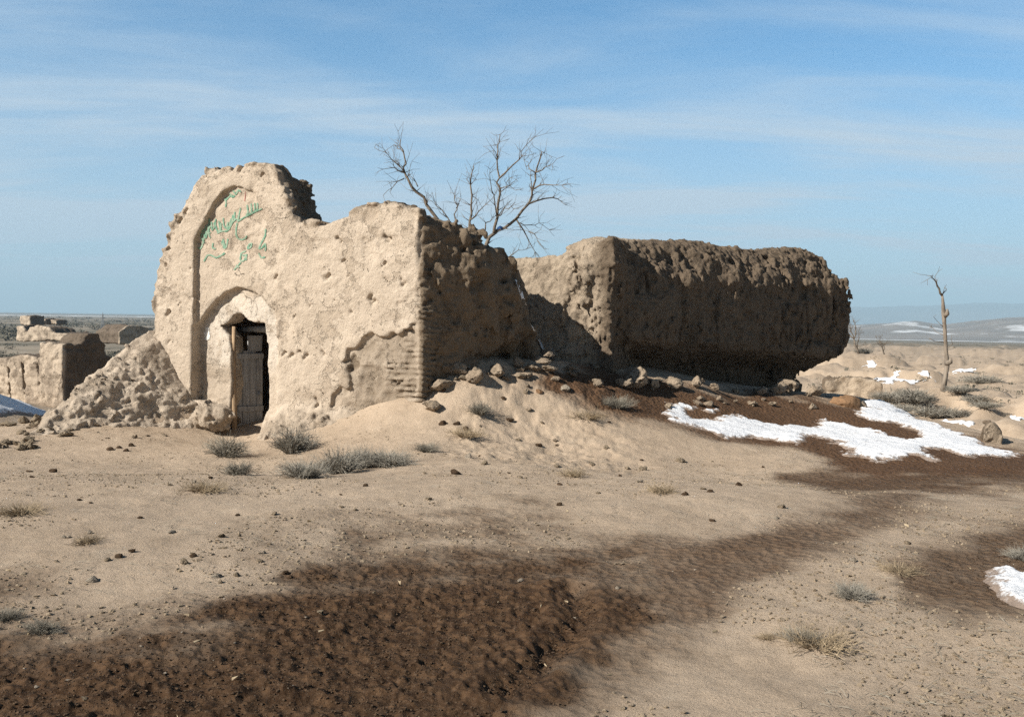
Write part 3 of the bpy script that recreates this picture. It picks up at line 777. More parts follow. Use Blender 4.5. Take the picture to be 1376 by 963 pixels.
# cross wall direction in this frame
ca = np.array([-math.cos(TH), math.sin(TH)]); ca_u = ca @ F2.a[:2]; ca_d = ca @ F2.n[:2]
XS = []
def base2(U, D, Z):
    hz = np.interp(U, t2u, t2z)
    ins = 0.95 * ss(1.15, 0.55, Z - 0.30 + 0.055 * U) + 0.35 * ss(0.9, 0.1, hz - Z)
    insr = 0.75 * ss(1.6, 0.3, Z) + 0.5 * ss(1.3, 0.0, hz - Z) ** 1.5
    dx = smax(np.abs(D + 0.75 + ins * 0.5) - 0.75 + ins * 0.5, np.maximum(-U, U - LEN2 + insr), 0.22)
    blk = smax(dx, (Z - hz - .05) * 0.9, 0.62)
    # cross wall: along ca from the corner
    t = U * ca_u + (D + 0.0) * ca_d
    v = U * (-ca_d) + D * ca_u          # across
    sgn = 1.0
    face = v if (np.array([-F2.a[0], -F2.a[1]]) @ F2.a[:2]) > 0 else v
    hx = np.interp(t, [-0.2, 0.0, 0.3, 0.6, 1.0, 2.5, 5.0], [3.3, 3.28, 3.14, 2.98, 2.92, 2.9, 2.7])
    cross = smax(np.maximum(np.abs(v - VOFF) - 0.55, np.maximum(-t - 0.1, t - 4.6)), (Z - hx) * 0.9, 0.15)
    return smin(blk, cross, 0.12)
# the cross wall's outer face starts at the corner and its thickness lies behind
nf = np.array([-math.sin(TH), -math.cos(TH)]); nu, nd = nf @ F2.a[:2], nf @ F2.n[:2]
VOFF = -0.55 * (1 if (nu * (-ca_d) + nd * ca_u) > 0 else -1)
HOLES2 = [(*F2.pix(935, 458), .14, .2), (*F2.pix(1000, 352), .12, .08), (*F2.pix(1055, 350), .12, .12), (*F2.pix(875, 380), .08, .25), (*F2.pix(965, 420), .06, .2), (*F2.pix(1062, 372), .06, .25)]
def detail2(P, s):
    u, d, z = P[:, 0], P[:, 1], P[:, 2]
    t = u * ca_u + d * ca_d
    sm = ss(0.2, 1.5, t)                       # smoother render on the cross wall
    dr = P * np.array([2.4, 2.4, 1.05], np.float32)
    k = 1 - 0.85 * sm
    k = k * (1 - .72 * ss(.45, .05, np.interp(u, t2u, t2z) - z))
    am = .25 + .9 * ss(-.25, .45, fbm(P * .75 + 90, 3))
    gl = P * np.array([2.2, 2.2, .38], np.float32)
    s = s + k * (0.10 * fbm(P * 0.7 + 1, 2) - 0.08 * (billow(dr * 1.0 + 3, 2) - 0.5) - am * 0.15 * (billow(dr * 1.9 + 8, 3) - 0.45) + 0.06 * (billow(gl + 21, 3) - .5) + .055 * (billow(dr * 5.0 + 15, 3) - .5) + 0.04 * fbm(P * 8, 3)) + .02 * fbm(P * 14 + 3, 2)
    s = s + sm * 0.02 * fbm(P * 5, 3)
    for (pu, pz, ru, rz) in HOLES2:
        kk = (np.abs(u - pu) < 3 * ru) & (np.abs(z - pz) < 3 * rz) & (d > -0.8) & (d < .6)
        if kk.any():
            q = np.sqrt(((u[kk] - pu) / ru) ** 2 + ((z[kk] - pz) / rz) ** 2)
            s[kk] = s[kk] + 0.22 * ss(1.3, 0.3, q)
    # soft pits on the lit end
    return s.astype(np.float32)
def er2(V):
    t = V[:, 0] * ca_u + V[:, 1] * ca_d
    return 1 - 0.95 * ss(-0.05, 0.3, t + .12 * fbm(V * 1.5, 3)) * ss(-.25, .1, V[:, 1] * 0 + t)  # pale render on the lit cross wall, shade-darkened mud elsewhere
blk, _ = build_implicit('mud_wall', F2, (-3.2, -5.6, -0.9), (LEN2 + 0.6, 0.75, 4.0), 0.031, base2, detail2, M_WALL2, None, erode_shade=er2, band=0.5)
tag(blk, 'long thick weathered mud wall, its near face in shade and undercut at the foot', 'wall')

# ------------------------------------------------------------------ other ruins
def ruin(name, label, px, Y, outline, thick, ang, h, m=M_RUIN, amp=1.0, base_py=None, group=None, side=None, cat='ruin', extra=None):
    """outline given in photo pixels on the plane through (px, Y) turned by ang"""
    o = at(px, base_py or 500, Y); o[2] = 0
    fr = Frame(o, (-math.cos(ang), math.sin(ang)), (-math.sin(ang), -math.cos(ang)))
    O = [fr.pix(*p) for p in outline]
    us = [p[0] for p in O]; zs = [p[1] for p in O]
    zlow = min(zs); dback = 2.5 if extra else thick
    def base(U, D, Z):
        ub, zb = np.broadcast_arrays(U[:, 0, :], Z[0, 0, :][None, :])
        g = smax(polysd(O, ub, zb)[:, None, :], np.abs(D + thick / 2) - thick / 2, 0.08 * amp)
        if extra: g = extra(g, U, D, Z, fr)
        return g
    def det(P, s):
        return (s + amp * (0.10 * fbm(P * 1.1 / amp + Y, 3) - 0.07 * (billow(P * 2.2 / amp, 3) - .5) + 0.02 * fbm(P * 8 / amp, 2))).astype(np.float32)
    ob, _ = build_implicit(name, fr, (min(us) - .6 * amp, -dback - .6 * amp, zlow - .3 * amp), (max(us) + .6 * amp, .6 * amp, max(zs) + .6 * amp), h, base, det, m,
                           erode_shade=lambda V: 1 - ss(-0.25 * amp, -0.02 * amp, V[:, 1]), band=0.5 * amp)  # front stays pale, ends and back take the painted shade tone
    tag(ob, label, cat, group)
    return ob
# left ruin, lit front with three splits, dark end wall
def left_extra(g, U, D, Z, fr):
    for (px, w) in ((12, .05), (31, .045), (51, .02), (60, .02)):
        u = fr.pix(px, 510)[0]
        g = np.maximum(g, -(np.abs(U - u - 0.05 * np.sin(Z * 3)) - w - 0.02 * (D > -9)) if False else -np.maximum(np.abs(U - u - 0.06 * np.sin(Z * 2.3)) - w, -(D + 0.22)))
    O2 = [(0, -2.2), (0, 1.0), (0.0, 1.05)]
    zt = np.interp(-D, [0, .62, .78, 1.2, 1.32, 1.75, 2.3], [0.86, 0.84, 1.06, 1.24, 0.86, 0.36, -0.5]) - 0.05
    s2 = smax(np.maximum(np.abs(U - 0.45) - 0.45, np.maximum(D, -D - 2.5)), (Z - zt) * 0.8, .06)
    return np.minimum(g, s2)
ruin('ruined_wall', 'low ruined mud wall with split sunlit front and black shaded end, beyond the snow bank', 84, 27.5,
     [(84, 580), (84, 470), (76, 463), (62, 468), (50, 480), (36, 478), (20, 479), (8, 482), (-40, 484), (-90, 500), (-90, 580)], 0.9, R(25), 0.035, extra=left_extra, base_py=550, amp=.6, cat='wall')
ruin('collapsed_building', 'low tan ruin with a rounded heap between two shaded ends out on the plain', 68, 95,
     [(22, 458), (22, 439), (30, 437), (36, 447), (40, 440), (52, 438), (66, 440), (73, 448), (86, 447), (98, 450), (100, 458)], 3.0, R(20), 0.1, amp=.9)
ruin('roofless_hut', 'dark square mud hut beyond the rubble slope left of the gatehouse', 178, 80,
     [(161, 462), (160, 446), (168, 440), (176, 436), (183, 437), (196, 439), (206, 442), (210, 462)], 3.0, R(-58), 0.08, amp=.7, cat='hut')
ruin('mud_house', 'pale mud house far out on the plain, largest of the distant row', 34, 210, [(26, 436), (26, 424), (40, 424), (41, 436)], 4.0, R(20), 0.18, amp=2.0, cat='house')
ruin('mud_house', 'small pale mud hut far out between larger house and ruins, left of a similar hut', 57, 215, [(52, 436), (53, 428), (61, 428), (62, 436)], 3.0, R(20), 0.18, amp=1.8, cat='house')
ruin('mud_house', 'small pale mud hut far out, nearest of the distant row to the pylon', 71, 215, [(67, 436), (67, 429), (75, 430), (76, 436)], 3.0, R(20), 0.18, amp=1.8, cat='house')
ruin('mud_stump', 'rough knee-high mud stump at the end of the long snow strip', 1334, 17.9, [(1318, 640), (1320, 592), (1326, 575), (1336, 569), (1344, 573), (1350, 586), (1351, 640)], 0.5, R(15), 0.025, m=M_WALL2, amp=0.6, cat='stump')
ruin('mud_wall_remnant', 'low tan wall remnant crossing the valley behind the long wall', 1135, 44, [(1110, 540), (1112, 512), (1130, 506), (1150, 509), (1165, 511), (1183, 516), (1186, 540)], 1.0, R(12), 0.06, m=M_WALL2, amp=1.2, cat='wall')

# ------------------------------------------------------------------ snow
def snow_patch(poly, label, ymin=3, ymax=22, step=0.03, thick=0.06, edge=0.22, holes=(), group='snow patches', nf=2.2, soft=0.3):
    G = [hit(x, y, ymin, ymax)[:2] for x, y in poly]
    HO = [[hit(x, y, ymin, ymax)[:2] for x, y in h] for h in holes]
    A = np.array(G); lo = A.min(0) - soft; hi = A.max(0) + soft
    X, Y = np.meshgrid(np.arange(lo[0], hi[0], step), np.arange(lo[1], hi[1], step), indexing='ij')
    s = -polysd(G, X, Y)
    for h in HO: s = np.minimum(s, polysd(h, X, Y))
    s = s + edge * (0.55 * fbm2(X, Y, nf, 4, 40.0) + 0.45 * fbm2(X, Y, nf * 4, 4, 41.0))
    Z = H(X, Y)
    zt = Z - 0.03 * thick / 0.06 + (thick + 0.03) * ss(-0.03, soft * 0.7, s) + thick * 0.25 * fbm2(X, Y, 3.0, 3, 44.0) * ss(0, .2, s)
    keep = s > -0.04
    for _ in range(12):
        if (keep[:-1, :-1] & keep[1:, :-1] & keep[1:, 1:] & keep[:-1, 1:]).sum() > 12: break
        s = s + edge * .4 + .02; keep = s > -0.04
    zt = Z - 0.03 * thick / 0.06 + (thick + 0.03) * ss(-0.03, soft * 0.7, s) + thick * 0.25 * fbm2(X, Y, 3.0, 3, 44.0) * ss(0, .2, s)
    print('SNOW', label[:40], A.min(0).round(1), A.max(0).round(1), int(keep.sum()), X.size)
    idx = -np.ones(X.shape, int)
    q = keep[:-1, :-1] & keep[1:, :-1] & keep[1:, 1:] & keep[:-1, 1:]
    I, J = np.nonzero(q)
    used = np.zeros(X.shape, bool)
    for a, b in ((0, 0), (1, 0), (1, 1), (0, 1)): used[I + a, J + b] = True
    idx[used] = np.arange(used.sum())
    V = np.stack([X[used], Y[used], zt[used]], -1)
    Fc = np.stack([idx[I, J], idx[I + 1, J], idx[I + 1, J + 1], idx[I, J + 1]], -1)
    c = np.array([V[:, 0].mean(), V[:, 1].mean(), V[:, 2].min()])
    o = mesh_obj('snow_patch', V - c, Fc, M_SNOW, None, c, True, {'thin': ss(max(.22, soft), -.02, s[used]) if ymax < 27.5 else 0 * s[used]})
    tag(o, label, 'snow', group)
    return o
z7 = lambda L: [(840 + x / 2.567, 470 + y / 2.567) for x, y in L]
snow_patch(z7([(118, 210), (165, 190), (215, 180), (270, 200), (320, 205), (325, 225), (400, 230), (480, 255), (560, 260), (620, 265), (690, 240), (740, 250), (790, 262), (850, 272), (915, 300), (970, 312), (1015, 296), (985, 272), (930, 255), (860, 250), (812, 238), (800, 215), (822, 178), (860, 172), (920, 184), (965, 218), (1010, 238), (1080, 260), (1150, 290), (1220, 312), (1300, 346), (1372, 364), (1372, 374), (1280, 368), (1180, 370), (1100, 352), (1040, 350), (1056, 380), (1000, 368), (930, 390), (850, 386), (780, 381), (738, 362), (748, 346), (700, 318), (640, 300), (600, 330), (520, 317), (440, 307), (350, 311), (290, 290), (230, 267), (170, 250)]),
           'long white snow strip on the brown slope below the shaded wall', 12, 21.8, 0.026, 0.028, 0.30, holes=[z7([(200, 215), (240, 205), (290, 222), (280, 240), (225, 238)])])
snow_patch(z7([(815, 182), (835, 172), (870, 168), (920, 180), (970, 208), (990, 226), (930, 222), (880, 214), (830, 206)]), 'blue shaded tip of snow at the right foot of the long wall', 22.5, 28, 0.035, 0.06, 0.1, soft=.25)
snow_patch([(1318, 778), (1330, 766), (1350, 761), (1376, 770), (1440, 775), (1440, 838), (1376, 823), (1345, 808), (1324, 797)], 'small white snow patch on damp soil at the right edge of the picture', 4, 12, 0.015, 0.05, 0.11, soft=0.2)
snow_patch([(-60, 520), (0, 531), (30, 541), (70, 556), (66, 562), (0, 562), (-60, 560)], 'bluish shaded snow bank in front of the split ruined wall', 19.5, 27, 0.05, 0.07, 0.15, soft=0.3)
snow_patch([(1178, 508), (1200, 504), (1235, 503), (1262, 508), (1240, 514), (1200, 516), (1176, 516)], 'broad flat snow streak left of the dead tree trunk', 28, 120, 0.12, 0.04, 1.1, nf=1.0, soft=.5)
snow_patch([(1280, 497), (1312, 494), (1316, 500), (1280, 502)], 'small snow streak just right of the dead tree trunk', 28, 150, 0.15, 0.04, 1.1, nf=1.0, soft=.5)
snow_patch([(1262, 562), (1290, 565), (1312, 572), (1300, 574), (1270, 567)], 'thin snow sliver right behind the crest of the long snow strip', 25, 60, 0.06, 0.04, .4, nf=1, soft=.3)
snow_patch([(1342, 554), (1360, 557), (1400, 562), (1400, 568), (1360, 563)], 'thin snow sliver at the far right above the mud stump', 25, 60, 0.06, 0.04, .4, nf=1, soft=.3)
snow_patch([(1158, 486), (1178, 486), (1180, 491), (1160, 492)], 'small round snow spot near the two small bare trees', 28, 150, 0.15, 0.04, 1.1, nf=1.0, soft=.5)
snow_patch([(1222, 549), (1240, 547), (1243, 551), (1224, 553)], 'short snow dash among the grey scrub in the valley', 25, 80, 0.06, 0.04, .4, nf=1, soft=.3)
snow_patch([(103, 445), (125, 443), (128, 447), (104, 447)], 'white snow streak on the plain behind the black shaded wall', 60, 200, 0.3, 0.15, 0.8, nf=.3, soft=.8)
# snow lodged down the shaded end of the gatehouse
def wall_snow(pts, name, label, obs, w):
    V, Fc = [], []
    off = Vector((-0.5, -1.2, 0.5)).normalized()
    last = None
    for i, (px, py, ww) in enumerate(pts):
        row = []
        for k in (-1, -.4, .4, 1):
            best = None
            for ob in obs:
                ok, p, nn, _ = ob.ray_cast(Vector(CAM) - ob.matrix_world.translation, Vector(ray(px + k * ww, py)))
                if ok:
                    P = p + ob.matrix_world.translation
                    if best is None or P.y < best.y: best = P
            if best is None: row = None; break
            V.append(best + off * (0.05 if abs(k) < .5 else -0.02)); row.append(len(V) - 1)
        if row and last:
            for a in range(3): Fc.append((last[a], last[a + 1], row[a + 1], row[a]))
        last = row
    c = V[-1].copy()
    o = mesh_obj(name, np.array([tuple(v - c) for v in V]), [f[::-1] for f in Fc], M_SNOW, None, tuple(c))
    tag(o, label, 'snow'); return o
bpy.context.view_layer.update()
wall_snow([(694, 377, .8), (697, 385, 2), (700, 393, 2.5), (703, 402, 2.5), (706, 410, 1.2)], 'snow_streak', 'upper thin streak of snow down the dark end of the gatehouse', [wall_o, blk], 2)
wall_snow([(715, 438, .8), (719, 446, 2), (723, 455, 2.2), (727, 463, 2), (730, 470, 1)], 'snow_streak', 'lower thin streak of snow above the stacked stones', [wall_o, blk], 2)

# ------------------------------------------------------------------ stones and clods
def stone_mesh(name, seed, rough, flat, m, sub=4):
    import bmesh
    bm = bmesh.new(); bmesh.ops.create_icosphere(bm, subdivisions=sub, radius=0.5)
    V = np.array([v.co[:] for v in bm.verts]); Fc = np.array([[l.vert.index for l in f.loops] for f in bm.faces]); bm.free()
    nrm = V / np.linalg.norm(V, axis=1)[:, None]
    d = rough * (0.30 * fbm(nrm * 1.3 + seed, 3) - 0.24 * (billow(nrm * 2.2 + seed * 3, 3) - .5) + 0.16 * fbm(nrm * 4 + seed, 3))
    V = V * (1 + d)[:, None]
    # a few flattened sides
    r2 = np.random.default_rng(seed)
    for _ in range(14):
        a = r2.normal(size=3); a /= np.linalg.norm(a); lim = r2.uniform(.24, .42)
        k = V @ a - lim; V = V - np.where(k > 0, k * .92, 0)[:, None] * a
    V[:, 2] = V[:, 2] * flat + 0.12
    me = mesh_obj(name, V, Fc, m, attrs={'erode_shade': 0.5 + 0.5 * nrm[:, 2]})
    return me
PROTO = {}
def stone(name, mname, loc, size, label, cat, group=None, flat=None, yaw=None):
    key = (mname, random.randrange(5))
    m = {'stone': M_STONE, 'clod': M_CLOD, 'brown': M_BROWN, 'red': M_RED, 'wall': M_RUBBLE}[mname]
    if key not in PROTO:
        o = stone_mesh(name, 3 + key[1] * 7 + len(mname), 1.35 if mname in ('wall', 'clod') else 0.8, 0.72, m)
        PROTO[key] = o
    else:
        o = PROTO[key].copy(); COL.objects.link(o)
        for k in list(o.keys()):
            if k in ('label', 'category', 'group', 'kind'): del o[k]
        o.name = name
    o.location = loc
    f = flat or random.uniform(.75, 1.1)
    o.scale = (size * random.uniform(.9, 1.15), size * random.uniform(.8, 1.0), size * f)
    o.rotation_euler = (random.uniform(-.25, .25), random.uniform(-.25, .25), yaw if yaw is not None else random.uniform(0, 6.28))
    tag(o, label, cat, group); return o
def gstone(px, py, wpx, name, mname, label, cat, group=None, ymax=24, sink=0.05, flat=None):
    p = hit(px, py, 3, ymax); sz = wpx * p[1] / F
    p[2] -= sz * sink
    return stone(name, mname, tuple(p), sz, label, cat, group, flat)
for px, py, w, nm, mt, lb in [
    (125, 781, 22, 'stone', 'stone', 'smooth pale stone alone on the brown edge at far left'),
    (290, 775, 17, 'stone', 'stone', 'largest of the pale stones clustered at the edge of the dark soil'),
    (318, 774, 12, 'stone', 'clod', 'pale stone just right of the stone cluster by the dark soil'),
    (296, 783, 10, 'stone', 'clod', 'small stone tucked below the largest clustered stone'),
    (384, 770, 13, 'clod', 'brown', 'dark brown clod at the left tip of the damp soil'),
    (391, 776, 11, 'clod', 'brown', 'smaller dark clod beside the clod at the tip of damp soil'),
    (50, 923, 9, 'stone', 'stone', 'white pebble on dark soil at the lower left corner'),
    (115, 940, 11, 'stone', 'clod', 'tan stone in the dark soil near the lower left corner'),
    (759, 524, 19, 'stone', 'stone', 'pale round stone on the brown slope between the two walls'),
    (724, 527, 13, 'brick_fragment', 'red', 'reddish brick fragment left of the pale round stone'),
    (957, 700, 12, 'clod', 'brown', 'brown clod on the pale slope left of the track'),
    (1050, 682, 13, 'stone', 'clod', 'flat tan stone above the brown track'),
    (993, 652, 11, 'stone', 'brown', 'dark stone on the pale slope below the snow strip'),
    (915, 620, 15, 'clod', 'clod', 'round clod under the left half of the snow strip'),
    (945, 657, 11, 'clod', 'clod', 'small clod left of the dark stone on pale slope'),
    (920, 665, 13, 'clod', 'brown', 'brown clod by the low dry tuft on pale slope'),
    (1075, 829, 6, 'stone', 'stone', 'tiny white pebble on pale ground above the sprawling shrub'),
    (430, 822, 12, 'stone', 'clod', 'light clod in the middle of the left dark soil'),
    (830, 790, 8, 'stone', 'stone', 'white pebble near the right end of dark soil'),
    (700, 780, 10, 'stone', 'stone', 'white flake near the upper edge of dark soil'),
    (629, 615, 16, 'stone', 'stone', 'whitish flat stone on the slope below the gatehouse corner'),
    (1138, 545, 40, 'boulder', 'red', 'orange-brown boulder at the right foot of the long wall'),
    (1156, 547, 30, 'boulder', 'wall', 'tan boulder against the shaded blue end of the snow'),
    (1092, 549, 16, 'stone', 'wall', 'brown stone on damp slope just above the snow strip'),
    (700, 300, 1, None, None, None)]:
    if nm: gstone(px, py, w, nm, mt, lb, 'boulder' if nm == 'boulder' else nm.replace('_', ' '))
# fallen lumps along the wall feet
for px, py, w, lb in [
    (592, 525, 36, 'tall mud lump at the foot of the gatehouse corner, largest there'), (584, 552, 26, 'lower mud lump at the foot of the gatehouse corner'), (612, 503, 30, 'leftmost mud lump under the overhang of the gatehouse end'),
    (641, 513, 34, 'pointed mud lump right of the leftmost one under the gatehouse overhang'), (668, 507, 30, 'mud lump midway under the gatehouse overhang'), (697, 494, 22, 'upright pale mud lump left of the stacked stones'),
    (858, 514, 46, 'pale boulder-sized lump under the left part of the long wall'), (838, 505, 26, 'smaller lump left of the pale boulder-sized one under the long wall'), (906, 522, 38, 'jagged mud lump right of the pale boulder-sized one'),
    (934, 522, 28, 'dark-sided mud lump under the middle of the long wall'), (882, 514, 24, 'mud lump between pale boulder and jagged lump'), (963, 528, 20, 'low mud lump under the deepest shade of the long wall'),
    (1043, 520, 34, 'tall pointed mud lump under the right part of the long wall'), (1064, 533, 44, 'wide mud lump right of the tall pointed one'), (1020, 530, 26, 'low mud lump left of the tall pointed one'), (1088, 542, 26, 'rightmost mud lump under the overhanging end of the long wall'),
    (800, 492, 26, 'mud lump at the left corner foot of the long wall'), (765, 499, 16, 'small clod in the gap between gatehouse and long wall')]:
    if px > 780:
        uu_, _z = F2.pix(px, py, .75); q = F2.w(uu_, .75 + random.uniform(-.15, .2), 0); q[2] = float(H(q[:1], q[1:2])[0]) + .04
        stone('mud_lump', 'wall', tuple(q), random.uniform(.7, 1.05) * w * q[1] / F, lb, 'mud lump', 'fallen lumps along the wall feet', random.uniform(.8, 1.2))
    else:
        gstone(px, py, w, 'mud_lump', 'wall', lb, 'mud lump', 'fallen lumps along the wall feet', 26, -0.12, random.uniform(.9, 1.3))
for k in range(26):
    px = random.uniform(800, 1105); uu_, _z = F2.pix(px, 515, .9); q = F2.w(uu_, random.uniform(.3, 1.5), 0); q[2] = float(H(q[:1], q[1:2])[0]) + .01
    stone('mud_clod', 'wall', tuple(q), random.uniform(.08, .26), 'small broken mud clod strewn below the long wall', 'clod', 'clods strewn below the long wall')
for k in range(28):
    px, py = random.uniform(590, 960), random.uniform(525, 640)
    p = hit(px, py, 8, 18); w, _ = wet_at(p[:1], p[1:2], p[2:3])
    if w[0] < .4: stone('earth_clod', random.choice(['wall', 'clod', 'brown']), tuple(p), random.uniform(.05, .16), 'small rough clod on the pale rise between gatehouse corner and snow', 'clod', 'clods on the pale rise')
for k in range(34):
    px, py = random.uniform(592, 800), random.uniform(486, 520)
    p = hit(px, py, 12, 21); stone('mud_clod', random.choice(['wall', 'wall', 'clod']), tuple(p), random.uniform(.07, .24), 'broken mud clod on the rim below the gatehouse overhang', 'clod', 'clods on the rim below the gatehouse')
# stacked stones in the gap
for k, (px, py, w, lb) in enumerate([(718, 497, 26, 'left bottom stone of the small stack in the gap'), (742, 497, 28, 'right bottom stone of the small stack in the gap'), (731, 487, 30, 'broad middle stone of the small stack in the gap'), (738, 478, 22, 'top stone of the small stack in the gap')]):
    p = hit(731, 501, 3, 24); q = at(px, py, p[1] + 0.0)
    stone('stacked_stone', 'wall', tuple(q), w * p[1] / F, lb, 'stone', 'stones stacked in the gap', 0.55)
# rubble at the far left
for k in range(34):
    px = random.uniform(-10, 100); py = 566 + random.random() ** 1.1 * 48 * (1 - max(px, 0) / 190)
    gstone(px, py, random.uniform(8, 22), 'rubble_clod', 'clod', 'dry mud clod in the rubble below the bluish snow bank', 'clod', 'rubble heap at the left', 19.5, -0.02)
for k in range(30):
    px = random.uniform(110, 262); py = random.uniform(max(470, 590 - (px - 90) * .9), 590)
    gstone(px, py, random.uniform(5, 13), 'rubble_clod', 'wall', 'small mud clod on the slope of fallen earth at the left end of the gatehouse', 'clod', 'clods on the fallen earth', 19.5, 0.1)
for (px, py, w) in [(148, 604, 12), (160, 602, 10), (170, 606, 10), (176, 599, 9), (40, 634, 10), (72, 634, 14), (106, 672, 9), (122, 676, 8)]:
    gstone(px, py, w, 'rubble_clod', 'brown', 'small dark clod on the pale slope left of the gatehouse', 'clod', 'dark clods on the left slope', 19)
n_ = 0
while n_ < 60:
    px, py = random.uniform(0, 1300), random.uniform(605, 760)
    p = hit(px, py, 4, 18); w, _ = wet_at(p[:1], p[1:2], p[2:3])
    if w[0] > .3: continue
    stone('small_stone', random.choice(['clod', 'stone', 'brown']), tuple(p), random.uniform(.03, .075), 'small loose stone scattered on the pale slope', 'stone', 'loose stones on the pale slope'); n_ += 1

def scatter(name, n, cond, size, m, label, flat=.7, yr=(3.6, 20)):
    """many tiny bits nobody would count, as one mesh"""
    import bmesh
    bm = bmesh.new(); bmesh.ops.create_icosphere(bm, subdivisions=1, radius=0.5)
    bv = np.array([v.co[:] for v in bm.verts]); bf = np.array([[l.vert.index for l in f.loops] for f in bm.faces]); bm.free()
    g = np.random.default_rng(len(name) * 13 + n)
    X = []; 
    M_ = n * 6
    py = g.uniform(560, 1010, M_); px = g.uniform(-40, 1420, M_)
    # uniform over the ground by rejection on depth
    yy = np.exp(g.uniform(np.log(yr[0]), np.log(yr[1]), M_)); xx = yy * g.uniform(-.56, .56, M_)
    z0 = H0(xx, yy); w, _ = wet_at(xx, yy, z0)
    cl = fbm2(xx, yy, 0.8, 3, 60.0)
    ok = cond(w, xx, yy, cl); xx, yy, w = xx[ok][:n], yy[ok][:n], w[ok][:n]
    zz_ = H(xx, yy, w); k = len(xx)
    sz = size[0] + (size[1] - size[0]) * g.random(k) ** 3
    V = bv[None] * (1 + 0.55 * g.uniform(-1, 1, (k, len(bv), 1))) * sz[:, None, None]
    a = g.uniform(0, 6.28, k); c, s_ = np.cos(a), np.sin(a)
    st = g.uniform(.7, 1.4, k)
    vx = V[..., 0] * st[:, None]; vy = V[..., 1]
    V = np.stack([vx * c[:, None] - vy * s_[:, None], vx * s_[:, None] + vy * c[:, None], V[..., 2] * flat], -1)
    V[..., 0] += xx[:, None]; V[..., 1] += yy[:, None]; V[..., 2] += zz_[:, None] + sz[:, None] * .12
    Fc = (bf[None] + (np.arange(k) * len(bv))[:, None, None]).reshape(-1, 3)
    V = V.reshape(-1, 3); c0 = V.mean(0)
    o = mesh_obj(name, V - c0, Fc, m, None, c0, False, {'erode_shade': np.repeat(g.random(k), len(bv))})
    return tag(o, label, 'gravel', None, 'stuff')
scatter('soil_crumbs', 16000, lambda w, x, y, c: (w > .72) & (y < 11), (.004, .016), M_BROWN, 'dark crumbs of trodden damp soil in the foreground')
scatter('gravel', 15000, lambda w, x, y, c: (w < .6) & (c > -.25 + .3 * np.random.default_rng(2).random(len(c))), (.004, .03), M_CLOD, 'fine dry gravel and clods over the pale earth')
scatter('pale_chips', 150, lambda w, x, y, c: (w > .2) & (c > 0), (.005, .018), M_STONE, 'pale stone chips littering the damp soil', .4)
def straw(n):
    g = np.random.default_rng(5); V = []; Fc = []
    yy = np.exp(g.uniform(np.log(3.8), np.log(12), n * 2)); xx = yy * g.uniform(-.55, .55, n * 2)
    w, _ = wet_at(xx, yy, H0(xx, yy)); k = w > .15; xx, yy, w = xx[k][:n], yy[k][:n], w[k][:n]
    z = H(xx, yy, w)
    for x, y, zc in zip(xx, yy, z):
        a = g.uniform(0, PI); L = g.uniform(.005, .022); t = g.uniform(.0012, .0028)
        dx, dy = math.cos(a) * L, math.sin(a) * L; nx, ny = -math.sin(a) * t, math.cos(a) * t
        b = len(V); hz = zc + .012
        for (p, q) in ((-1, -1), (-1, 1), (1, 1), (1, -1)): V.append((x + p * dx + q * nx, y + p * dy + q * ny, hz + p * g.uniform(-.01, .015)))
        V.append((x - dx, y - dy, hz + .006)); V.append((x + dx, y + dy, hz + .006))
        Fc += [(b, b + 4, b + 5, b + 3), (b + 1, b + 2, b + 5, b + 4)]
    return tag(mesh_obj('straw_litter', np.array(V), Fc, M_STRAW), 'bits of pale straw trodden into the damp soil', 'straw', None, 'stuff')
straw(45)
def litter(n):
    g = np.random.default_rng(15); V = []; Fc = []
    yy = np.exp(g.uniform(np.log(3.8), np.log(17), n * 3)); xx = yy * g.uniform(-.55, .55, n * 3)
    w, _ = wet_at(xx, yy, H0(xx, yy)); k = (w < .4) & (fbm2(xx, yy, .7, 3, 75.) > .05); xx, yy, w = xx[k][:n], yy[k][:n], w[k][:n]
    z = H(xx, yy, w)
    for x, y, zc in zip(xx, yy, z):
        a = g.uniform(0, 2 * PI); el = g.uniform(0, .7); p = np.array([x, y, zc + .004])
        for q in range(2):
            L = g.uniform(.02, .09); t = g.uniform(.001, .0025)
            d = np.array([math.cos(a) * math.cos(el), math.sin(a) * math.cos(el), math.sin(el)]); nrm = np.array([-math.sin(a), math.cos(a), 0]) * t; up = np.array([0, 0, t * 1.6])
            b = len(V); V += [p - nrm, p + nrm, p + up, p + d * L]; Fc += [(b, b + 1, b + 3), (b + 1, b + 2, b + 3), (b + 2, b, b + 3)]
            p = p + d * L * .6; a += g.uniform(-.8, .8); el = g.uniform(-.1, .5)
    return tag(mesh_obj('twig_litter', np.array(V), Fc, M_TWIG2, smooth=False), 'dry twigs and stems littering the pale earth', 'litter', None, 'stuff')
litter(1500)

